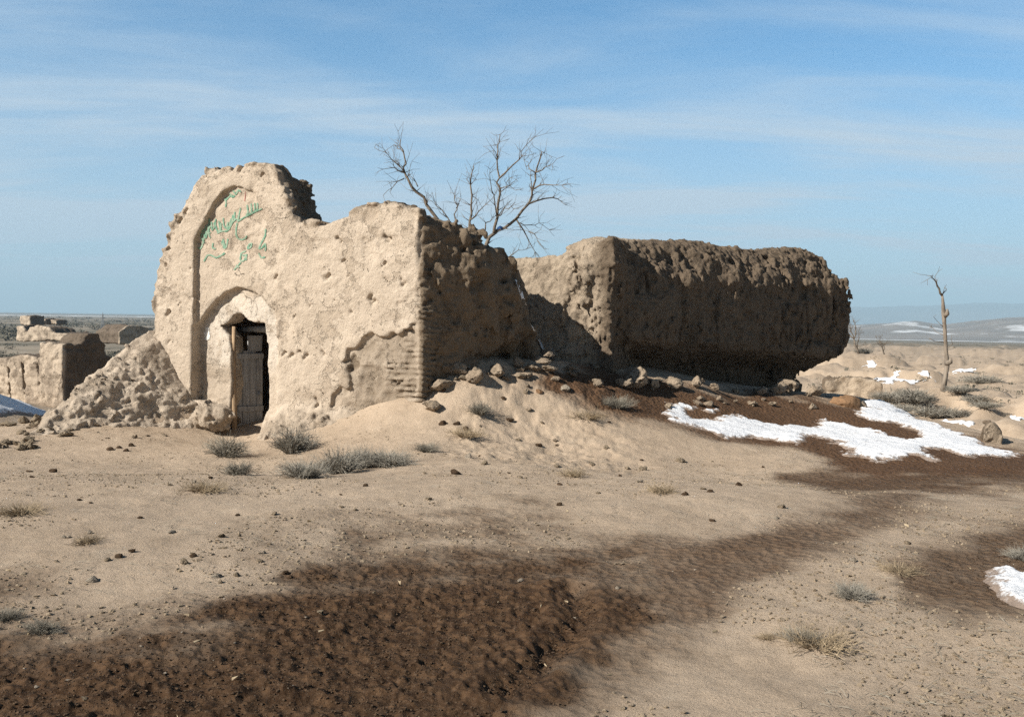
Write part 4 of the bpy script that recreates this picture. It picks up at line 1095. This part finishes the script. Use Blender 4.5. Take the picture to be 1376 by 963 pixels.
# ------------------------------------------------------------------ shrubs
def shrub_mesh(name, seed, n, w, h, m, up=.5, thick=.005):
    g = np.random.default_rng(seed); V = []; Fc = []
    def blade(p, q, r0, r1):
        d = q - p; L = np.linalg.norm(d)
        if L < 1e-5: return
        d = d / L; u = np.cross(d, [0.3, 0.2, 1]); u /= np.linalg.norm(u) + 1e-9; v = np.cross(d, u)
        b = len(V)
        for k in range(3):
            a = 2.094 * k; V.append(p + (u * math.cos(a) + v * math.sin(a)) * r0)
        for k in range(3):
            a = 2.094 * k; V.append(q + (u * math.cos(a) + v * math.sin(a)) * r1)
        for k in range(3):
            k2 = (k + 1) % 3; Fc.append((b + k, b + k2, b + 3 + k2, b + 3 + k))
    for i in range(9):
        a = g.uniform(0, 6.28); q = np.array([math.cos(a) * .22 * w, math.sin(a) * .22 * w, h * g.uniform(.15, .6)]); blade(np.array([0, 0, -.03]), q, thick * 3.2, thick * 1.6); blade(q, q + g.normal(0, .12 * w, 3) + [0, 0, .1 * w], thick * 1.6, thick * .6)
    for i in range(n):
        a = g.uniform(0, 6.28); rr = w * .5 * g.random() ** .6 * (0.7 + .5 * math.sin(a * 3 + seed) ** 2)
        el = up + (1 - up) * g.random()
        p = np.array([math.cos(a) * rr * .25, math.sin(a) * rr * .25, -.02])
        tip = np.array([math.cos(a) * rr, math.sin(a) * rr, h * el * (1 - .55 * (rr / (w * .6)) ** 2) * g.uniform(.6, 1.1)])
        mid = (p + tip) / 2 + np.array([0, 0, h * .12]) + g.normal(0, .03 * w, 3)
        blade(p, mid, thick * 1.5, thick); blade(mid, tip, thick, thick * .5)
        for _ in range(4):
            t = g.uniform(.2, 1); s = mid + (tip - mid) * t if g.random() < .6 else p + (mid - p) * t
            e = s + np.array([math.cos(a), math.sin(a), .8]) * g.uniform(.03, .10) * w + g.normal(0, .06 * w, 3)
            blade(s, e, thick * .8, thick * .35)
    return mesh_obj(name, np.array(V), Fc, m, smooth=False)
M_DRY = simple_mat('dry_stalks', (0.37, 0.29, 0.19), (0.22, 0.17, 0.115), 5, 0.1)
SH = {}
def shrub(px, py, wpx, kind, label, group=None, ymax=24, cat='shrub', tall=1.0, name='dry_shrub'):
    p = hit(px, py, 3, ymax); w = wpx * p[1] / F
    if kind not in SH:
        sp = {'grey': (11, 330, 1.1, .46, M_TWIG, .25, .0045), 'grey2': (23, 300, 1.2, .36, M_TWIG, .2, .0045), 'dark': (31, 200, 1.1, .42, M_TWIG2, .25, .0045), 'low': (41, 110, 1.2, .16, M_DRY, .2, .004), 'scrub': (51, 190, 1.2, .32, M_TWIG, .35, .008)}[kind]
        o = shrub_mesh(name, *sp); SH[kind] = o
    else:
        o = SH[kind].copy(); COL.objects.link(o); o.name = name
        for k in ('label', 'category', 'group'):
            if k in o: del o[k]
    o.location = p; o.scale = (w * random.uniform(.8, 1.1), w * random.uniform(.65, 1.0), w * tall * random.uniform(.75, 1.15)); o.rotation_euler = (0, 0, random.uniform(0, 6.28))
    tag(o, label, cat, group); return o
for px, py, w, k, lb in [
    (395, 608, 72, 'grey', 'grey dry shrub right of the doorway, uppermost of the row on the slope'), (410, 641, 80, 'grey2', 'grey dry shrub lower left in the row right of the doorway'), (455, 636, 80, 'grey', 'bushy grey shrub in the middle of the row right of the doorway'),
    (520, 626, 76, 'grey2', 'grey dry shrub right of the bushy middle one in the row'), (487, 628, 60, 'grey', 'grey dry shrub crowded between the bushy middle shrub and its right neighbour'), (574, 607, 44, 'dark', 'small dark shrub near the gatehouse corner foot'),
    (303, 613, 72, 'dark', 'dark twiggy shrub just below the doorway'), (320, 638, 44, 'dark', 'small dark tuft below the twiggy shrub under the doorway'), (275, 660, 66, 'low', 'flat dry tuft on the slope below the doorway'),
    (645, 556, 50, 'dark', 'round dark shrub under the gatehouse overhang'), (625, 586, 62, 'low', 'low grey tuft left of the round dark shrub'), (830, 548, 46, 'dark', 'dark shrub at the edge of the brown slope, left of the snow'), (790, 562, 54, 'low', 'low tuft on the rim where brown slope turns pale'),
    (890, 662, 52, 'low', 'low brown tuft on the pale slope below the snow strip'), (770, 640, 46, 'low', 'thin low tuft on the pale slope in mid picture'), (1145, 803, 66, 'grey2', 'spiky grey shrub beside the pale path at right'), (1100, 868, 110, 'low', 'sprawling grey shrub on pale ground at lower right'), (1075, 862, 60, 'dark', 'dark tuft at the left side of the sprawling lower right shrub'),
    (1030, 858, 40, 'low', 'thin tuft left of the sprawling lower right shrub'), (1210, 768, 60, 'low', 'flat dry tuft on the rim of the right damp patch'), (1372, 752, 44, 'grey', 'grey shrub cut by the right edge above the snow patch'), (30, 690, 70, 'low', 'low dry tuft at the left edge of the pale slope'), (55, 850, 54, 'dark', 'dark tuft on damp soil at the lower left'), (8, 832, 50, 'dark', 'dark tuft cut by the left edge near the damp soil'), (118, 730, 50, 'low', 'thin tuft left on the pale slope above the smooth stone')]:
    shrub(px, py, w, k, lb, tall=1.0)
for px, py, w, lb in [
    (1195, 538, 52, 'grey scrub left of the dead tree, largest on that side'), (1230, 541, 50, 'grey scrub between the large left one and the dead tree'), (1250, 559, 58, 'wide grey scrub in front of the dead tree behind the snow crest'), (1285, 560, 44, 'grey scrub right of the wide one behind the snow crest'),
    (1290, 527, 40, 'small scrub close right of the dead tree foot'), (1312, 540, 42, 'dark scrub downhill right of the dead tree'), (1325, 549, 36, 'scrub at the right end of the valley thicket'), (1210, 552, 46, 'small scrub nearest the blue snow end'), (1318, 515, 44, 'lone scrub higher up the right valley side'), (1160, 470, 30, 'dark scrub under the left small bare tree'), (1225, 533, 40, 'scrub behind the others left of the dead tree')]:
    shrub(px, py, w, 'scrub', lb, 'scrub in the right valley', 130, tall=.8, name='valley_scrub')

def scrub_band(name, n, label, pxr, yr, hs):
    g = np.random.default_rng(n); V = []; Fc = []
    for i in range(n):
        Y = math.exp(g.uniform(math.log(yr[0]), math.log(yr[1]))); x = (g.uniform(*pxr) - 688) / F * Y
        if fbm2(np.array([x]), np.array([Y]), .03, 3, 70.)[0] < -.02: continue
        z = float(H(np.array([x]), np.array([Y]))[0]); hh = g.uniform(*hs)
        for k in range(34):
            a = g.uniform(0, 6.28); r = hh * g.uniform(.1, 1.5); s = hh * g.uniform(.07, .2)
            c = np.array([x + math.cos(a) * r, Y + math.sin(a) * r * .7, z + hh * g.uniform(.0, .75)])
            b = len(V); d1 = g.normal(size=3) * s; d2 = g.normal(size=3) * s
            V += [c + d1, c + d2, c - d1]; Fc.append((b, b + 1, b + 2))
    return tag(mesh_obj(name, np.array(V), Fc, M_SCRUB, smooth=False), label, 'scrub', None, 'stuff')
scrub_band('distant_scrub', 1500, 'dark low scrub in bands across the left plain', (-60, 260), (38, 420), (.35, .9))
scrub_band('distant_hedges', 1100, 'dark rows of far brush and low trees along the left horizon', (-80, 300), (260, 1500), (1.2, 2.6))
scrub_band('valley_brush', 300, 'sparse low brush over the right valley and plain', (1090, 1460), (36, 260), (.15, .4))

# ------------------------------------------------------------------ trees
def branch_set(mb, lists, depth, r0, r1, wig=0.4, twigs=3, scale=1.0, seed=1):
    g = random.Random(seed)
    for L in lists:
        start_r, pts = L[0] * .68, L[1]
        P = []; dy = g.uniform(-wig, wig)
        for i, (px, py) in enumerate(pts):
            P.append(Vector(at(px, py, depth + dy * i / max(1, len(pts) - 1) * 1.5)))
        # finer, slightly crooked
        Q = [P[0]]
        for a, b in zip(P[:-1], P[1:]):
            mdp = (a + b) / 2 + Vector((g.gauss(0, .03), g.gauss(0, .03), g.gauss(0, .03))) * scale
            Q += [mdp, b]
        n = len(Q); rad_ = [start_r * (1 - .8 * i / (n - 1)) for i in range(n)]
        rad_ = [max(r, r1) for r in rad_]
        mb.tube(Q, rad_, 6)
        for _ in range(twigs * (len(pts) - 1)):
            i = g.randrange(1, n); s = Q[i]
            d = (Q[i] - Q[i - 1]).normalized()
            e = d + Vector((g.gauss(0, .7), g.gauss(0, .7), g.gauss(0.15, .6)))
            e.normalize(); l = g.uniform(.15, .55) * scale
            m1 = s + e * l * .5; e2 = (e + Vector((g.gauss(0, .3), g.gauss(0, .3), g.gauss(.1, .3)))).normalized()
            t = m1 + e2 * l * .6
            mb.tube([s, m1, t], [max(rad_[i] * .5, r1), r1 * .8, r1 * .5], 4)
            if g.random() < .6:
                mb.tube([m1, m1 + (e2 + Vector((g.gauss(0, .8), g.gauss(0, .8), g.gauss(0, .8)))).normalized() * l * .5], [r1 * .7, r1 * .45], 4)
t7 = lambda L: [(480 + x / 4.3, 160 + y / 4.3) for x, y in L]
TY = 25.0
tb = hit(640, 440, 24.9, 25.1)
base_t = np.array([at(650, 430, TY)[0], TY, 0]); base_t[2] = float(H(base_t[:1], base_t[1:2])[0])
tree = empty('bare_tree', tuple(base_t))
tag(tree, 'leafless tree rising behind the gatehouse roof against the sky', 'tree')
tr = MB()
root = project(*[np.array(c) for c in base_t])
rp = (float(root[0]), float(root[1]))
fork = (650, 425)
tr.tube([Vector(base_t) - Vector((0, 0, .3)), Vector(at(fork[0], fork[1] + 30, TY)), Vector(at(*fork, TY))], [.26, .2, .17], 10)
tr.build('trunk', M_BARK, tree, tuple(base_t), True).location = (0, 0, 0)
A_ = [(.085, [(480 * 0 + fork[0], fork[1])] + t7([(740, 760), (760, 690), (800, 655), (850, 630), (920, 575), (990, 490), (1010, 410), (1030, 310), (1060, 220), (1080, 195)])),
      (.035, t7([(990, 490), (1080, 460), (1160, 462), (1195, 490)])), (.03, t7([(1010, 410), (1080, 378), (1150, 382), (1215, 370)])), (.026, t7([(1030, 310), (1090, 275), (1130, 258)])),
      (.022, t7([(1030, 310), (990, 265), (965, 240)])), (.022, t7([(1005, 400), (1000, 330), (1003, 310)])), (.035, t7([(920, 580), (960, 640), (1000, 720), (1050, 790)])),
      (.02, t7([(940, 600), (1000, 612), (1050, 600), (1110, 640)])), (.02, t7([(990, 650), (1040, 690), (1050, 720)])), (.06, t7([(790, 655), (810, 570), (815, 480), (825, 400), (822, 340), (808, 240), (810, 150), (825, 90)])),
      (.036, t7([(822, 340), (870, 295), (935, 235), (945, 190), (1025, 105)])), (.02, t7([(808, 220), (790, 180)])), (.02, t7([(825, 400), (880, 385), (960, 400)])), (.024, t7([(808, 570), (790, 440), (770, 360), (768, 290)])),
      (.018, t7([(830, 420), (860, 370), (890, 340)])), (.022, t7([(810, 560), (850, 515), (890, 505), (905, 520)])), (.026, t7([(740, 640), (770, 590), (800, 560)])),
      (.06, [fork] + t7([(650, 700), (650, 590), (658, 500), (655, 390), (665, 300), (672, 270)])), (.03, t7([(650, 585), (700, 535), (780, 460)])), (.016, t7([(656, 385), (630, 345)])), (.016, t7([(660, 375), (690, 350)])),
      (.075, [fork] + t7([(520, 660), (400, 495), (340, 420), (290, 340), (275, 310), (282, 260), (265, 180), (250, 120)])), (.028, t7([(275, 310), (215, 280), (150, 290)])), (.026, t7([(275, 312), (240, 270), (200, 235), (160, 190), (100, 165)])),
      (.022, t7([(270, 345), (200, 400), (150, 440)])), (.02, t7([(350, 390), (320, 340), (300, 300)])), (.02, t7([(265, 190), (235, 170), (210, 150)])), (.04, [fork] + t7([(560, 640), (490, 525), (445, 475)])), (.04, [fork] + t7([(600, 680), (560, 550), (578, 500), (560, 435)])), (.02, t7([(572, 515), (590, 490)])), (.022, t7([(870, 800), (930, 757), (985, 748)]))]
cr = MB(); branch_set(cr, A_, TY, .02, .0055, .5, 4, 1.0, 5)
cr.build('crown', M_BARK, tree, tuple(base_t), True).location = (0, 0, 0)
p = at(671, 306, TY - .25); tg = MB()
for k in range(3):
    tg.tube([Vector(p) + Vector((-.05, 0, -.02 * k)), Vector(p) + Vector((.02, -.03, .03 - .02 * k)), Vector(p) + Vector((.1, -.02, -.03 * k))], [.008, .02, .008], 6)
tag(tg.build('plastic_scrap', M_RAG, None, tuple(p), True), 'scrap of blue plastic caught on the low limb of the bare tree', 'plastic scrap')

# dead trunk in the right valley
dt = hit(1268, 522, 28, 70); DY = dt[1]
dead = empty('dead_tree', tuple(dt)); tag(dead, 'pale dead tree trunk with broken crooked top standing alone in the valley', 'tree')
mb = MB(); pts = [(1267, 526), (1270, 508), (1273, 490), (1271, 470), (1270, 450), (1269, 435), (1268, 420), (1267, 405), (1266, 396)]
k_ = DY / 45
mb.tube([Vector(at(x, y, DY)) for x, y in pts], [v * k_ * .52 for v in (.25, .2, .19, .165, .15, .16, .19, .12, .085)], 10)
mb.tube([Vector(at(1272, 488, DY)), Vector(at(1277, 486, DY - .2)), Vector(at(1278, 482, DY - .3))], [.14 * k_, .11 * k_, .05 * k_], 8)
mb.tube([Vector(at(1269, 424, DY)), Vector(at(1273, 421, DY - .1)), Vector(at(1273, 415, DY - .1))], [.14 * k_, .1 * k_, .04 * k_], 8)
mb.build('trunk', M_BARK2, dead, tuple(dt), True).location = (0, 0, 0)
mb = MB(); branch_set(mb, [(.08 * k_, [(1266, 397), (1262, 388), (1258, 379), (1252, 373), (1246, 370)]), (.05 * k_, [(1266, 397), (1270, 391), (1272, 388)]), (.03 * k_, [(1259, 381), (1256, 372)]), (.03 * k_, [(1269, 450), (1258, 446), (1250, 440)]), (.03 * k_, [(1269, 460), (1256, 458), (1248, 455)]), (.03 * k_, [(1269, 470), (1280, 462)]), (.03 * k_, [(1269, 440), (1260, 432)])], DY, .02, .011, .5, 1, 1.0, 3)
mb.build('branches', M_BARK, dead, tuple(dt), True).location = (0, 0, 0)
def small_tree(px, py, hpx, lean, seed, label, Yr=(55, 110)):
    g = random.Random(seed); b = hit(px, py, *Yr); hgt = hpx * b[1] / F
    t = empty('small_bare_tree', tuple(b)); tag(t, label, 'tree', 'small bare trees behind the long wall')
    trk, crn = MB(), MB()
    def grow(p, d, L, r, lev):
        n = 3; pts = [p]; 
        for i in range(n):
            d = (d + Vector((g.gauss(0, .16), g.gauss(0, .16), g.gauss(.03, .1)))).normalized(); pts.append(pts[-1] + d * L / n)
        (trk if lev == 0 else crn).tube(pts, [r * (1 - .45 * i / n) for i in range(n + 1)], 6 if lev < 2 else 4)
        if lev < 5:
            for k in range(3 if lev > 2 else 4 if lev else 5):
                s = pts[-1] if k < 2 else pts[g.randrange(1, n + 1)]
                e = (d + Vector((g.gauss(0, .6), g.gauss(0, .6), g.gauss(.1, .4)))).normalized()
                grow(s, e, L * g.uniform(.5, .75), r * .5, lev + 1)
    grow(Vector((0, 0, -.1)), Vector((lean, 0, 1)).normalized(), hgt * .36, hgt * .03, 0)
    trk.build('trunk', M_BARK, t, None, True); crn.build('crown', M_BARK, t, None, True)
small_tree(1155, 471, 60, -.5, 4, 'small bare tree leaning left, close behind the overhanging end of the long wall')
small_tree(1189, 466, 36, -.35, 9, 'slighter bare tree to the right of the leaning one')
small_tree(8, 492, 34, .2, 12, 'small bare tree at the far left edge behind the split wall', (34, 60))

# pylon on the left plain
py_ = hit(138, 436, 150, 420); PH = 26 * py_[1] / F
pyl = empty('power_pylon', tuple(py_)); tag(pyl, 'thin lattice power pylon far out on the left horizon', 'pylon')
mb = MB(); bw = PH * .1
for sx, sy in ((-1, -1), (1, -1), (1, 1), (-1, 1)): mb.tube([(sx * bw, sy * bw, 0), (sx * bw * .35, sy * bw * .35, PH * .6), (0, 0, PH)], [.09, .08, .06], 4)
for k in range(6):
    f0, f1 = k / 7, (k + 1) / 7; w0, w1 = bw * (1 - f0 * .9), bw * (1 - f1 * .9)
    mb.tube([(-w0, -w0, PH * f0), (w1, -w1, PH * f1)], [.05, .05], 4); mb.tube([(w0, -w0, PH * f0), (-w1, -w1, PH * f1)], [.05, .05], 4)
mb.build('mast', M_STEEL, pyl)
for f, l in ((.68, .26), (.84, .2)):
    mb = MB(); mb.tube([(-PH * l, 0, PH * f), (0, 0, PH * (f + .02)), (PH * l, 0, PH * f)], [.06, .1, .06], 4); mb.build('crossarm', M_STEEL, pyl)

# ------------------------------------------------------------------ hills and far mountains
def range_mesh(name, ridge, r0, r1, rows, m, nz, zbase, azs):
    pxr = np.array([p[0] for p in ridge], float); pyr = np.array([p[1] for p in ridge], float)
    rm = (r0 + r1) / 2
    az = np.radians(np.arange(azs[0], azs[1], azs[2])); rr = np.linspace(r0, r1, rows)
    A, Rr = np.meshgrid(az, rr); X = Rr * np.sin(A); Y = Rr * np.cos(A)
    pxa = 688 + F * np.tan(A)
    top = np.array([at(px, np.interp(px, pxr, pyr), rm * math.cos(a))[2] for px, a in zip(pxa[0], az)])
    t = (Rr - r0) / (r1 - r0)
    n1 = fbm2(X, Y, nz, 6, 80.); 
    sh = ss(0, .5, t) * ss(1, .55, t)
    rid = 1 - np.abs(fbm2(X, Y, nz * 1.6, 5, 83.)) * .55
    Z = zbase + (top[None] - zbase) * np.clip(sh * (rid * .75 + .32) + .12 * n1 * sh, 0, 1.06) - 3 * (t < 1e-6)
    n, k = Z.shape; ii = np.arange(n * k).reshape(n, k)
    Q = np.stack([ii[:-1, :-1], ii[:-1, 1:], ii[1:, 1:], ii[1:, :-1]], -1).reshape(-1, 4)[:, ::-1]
    return tag(mesh_obj(name, np.stack([X, Y, Z], -1).reshape(-1, 3), np.ascontiguousarray(Q[:, ::-1]), m), kind='structure')
def hill_mat(name, c1, c2, sc, s0, s1):
    m, nt, b = mat(name); n = N(nt); co = n.objco()
    c = n.mix(n.ramp(n.noise(co, sc, 6, .6), .4, .62), c1, c2)
    c = n.mix(n.ramp(n.noise(n.objco((1, 1, .4)), sc * 1.3, 6, .62), s0, s1, 0, .8), c, (.72, .73, .75))
    nt.links.new(c, b.inputs['Base Color']); return m
M_HILL = hill_mat('snow_streaked_hills', (.17, .145, .12), (.24, .2, .165), .004, .55, .66)
M_MTN = hill_mat('far_mountains', (.15, .14, .13), (.2, .18, .165), .0008, .6, .8)
range_mesh('hills', [(700, 445), (1000, 440), (1140, 436), (1190, 433), (1230, 428), (1265, 434), (1295, 432), (1320, 428), (1350, 425), (1376, 424), (1500, 420), (1800, 416), (2200, 425)], 2200, 4200, 60, M_HILL, .0016, -34, (6, 56, .09))
range_mesh('mountains', [(600, 428), (900, 412), (1150, 409), (1250, 408), (1376, 408), (1700, 406), (2200, 412)], 10000, 14000, 30, M_MTN, .0003, -40, (4, 58, .2))

# ------------------------------------------------------------------ air
bx = MB(); bx.box(lambda a, b, c: (a, b, c), (-15500, -4000, -60), (15500, 15500, 420))
hz = bx.build('haze', None)
m = bpy.data.materials.new('haze_air'); m.use_nodes = True; nt = m.node_tree
nt.nodes.remove(nt.nodes['Principled BSDF'])
pv = nt.nodes.new('ShaderNodeVolumePrincipled'); pv.inputs['Color'].default_value = (.58, .83, 1.04, 1); pv.inputs['Density'].default_value = 0.00016; pv.inputs['Anisotropy'].default_value = 0.0
nt.links.new(pv.outputs[0], nt.nodes['Material Output'].inputs['Volume'])
hz.data.materials.append(m); tag(hz, kind='stuff', label='thin pale air that fades the far plain and hills')

# ------------------------------------------------------------------ sky and sun
SUN_EL, PSI = 33.0, 31.5
to_sun = Vector((-math.cos(R(PSI)) * math.cos(R(SUN_EL)), -math.sin(R(PSI)) * math.cos(R(SUN_EL)), math.sin(R(SUN_EL))))
sl = bpy.data.lights.new('sun', 'SUN'); sl.energy = 5.0; sl.angle = R(0.5); sl.color = (1.0, .945, .86)
so = bpy.data.objects.new('sun', sl); COL.objects.link(so)
so.rotation_euler = to_sun.to_track_quat('Z', 'Y').to_euler()
W = bpy.data.worlds.new('World'); S.world = W; W.use_nodes = True
nt = W.node_tree; n = N(nt); bg = nt.nodes['Background']
sky = n.new('ShaderNodeTexSky', sky_type='NISHITA', sun_disc=False)
sky.sun_elevation = R(SUN_EL); sky.sun_rotation = math.atan2(to_sun.x, to_sun.y)
sky.altitude = 900; sky.air_density = 1.0; sky.dust_density = 0.6; sky.ozone_density = 2.5
tc = n.new('ShaderNodeTexCoord'); sx = n.new('ShaderNodeSeparateXYZ'); nt.links.new(tc.outputs['Generated'], sx.inputs[0])
zc = n.math('MAXIMUM', n.math('ADD', sx.outputs['Z'], 0.10), 0.02)
cx = n.new('ShaderNodeCombineXYZ'); nt.links.new(n.math('DIVIDE', sx.outputs['X'], zc), cx.inputs[0]); nt.links.new(n.math('DIVIDE', sx.outputs['Y'], zc), cx.inputs[1])
mp = n.new('ShaderNodeMapping'); mp.inputs['Scale'].default_value = (.42, 1.15, 1); mp.inputs['Rotation'].default_value = (0, 0, R(-24)); mp.inputs['Location'].default_value = (2.3, 1.2, 0)
nt.links.new(cx.outputs[0], mp.inputs[0])
cl = n.noise(mp.outputs[0], 1.2, 9, .6, .4)
cl2 = n.noise(mp.outputs[0], .45, 3, .5, .3)
cm = n.ramp(n.math('ADD', n.math('MULTIPLY', cl, .6), n.math('MULTIPLY', cl2, .4)), .42, .66, 0, .68)
cm = n.math('MULTIPLY', cm, n.ramp(sx.outputs['Z'], .40, .22, .55, 1.0))
north = n.ramp(sx.outputs['Y'], -.15, .55)
north = n.math('MULTIPLY', north, n.ramp(sx.outputs['Z'], .85, .35))
tint = n.mix(north, (.55, .6, .6), (.50, 1.40, 1.76))
base = n.mix(1.0, sky.outputs[0], tint, 'MULTIPLY')
veil = n.math('MULTIPLY', north, n.math('ADD', cm, n.ramp(sx.outputs['Z'], .34, .0, 0.05, .85)))
col = n.mix(veil, base, (6.5, 8.0, 9.6))
nt.links.new(col, bg.inputs['Color']); bg.inputs['Strength'].default_value = 0.05

# ------------------------------------------------------------------ render settings
S.view_settings.view_transform = 'Standard'; S.view_settings.look = 'None'; S.view_settings.gamma = 1.0; S.view_settings.exposure = 0.74
S.view_settings.use_curve_mapping = False
S.render.engine = 'CYCLES'
S.cycles.max_bounces = 5; S.cycles.diffuse_bounces = 2; S.cycles.volume_bounces = 0; S.cycles.glossy_bounces = 1; S.cycles.transmission_bounces = 1
S.cycles.use_denoising = False
S.cycles.use_adaptive_sampling = True; S.cycles.adaptive_threshold = 0.01
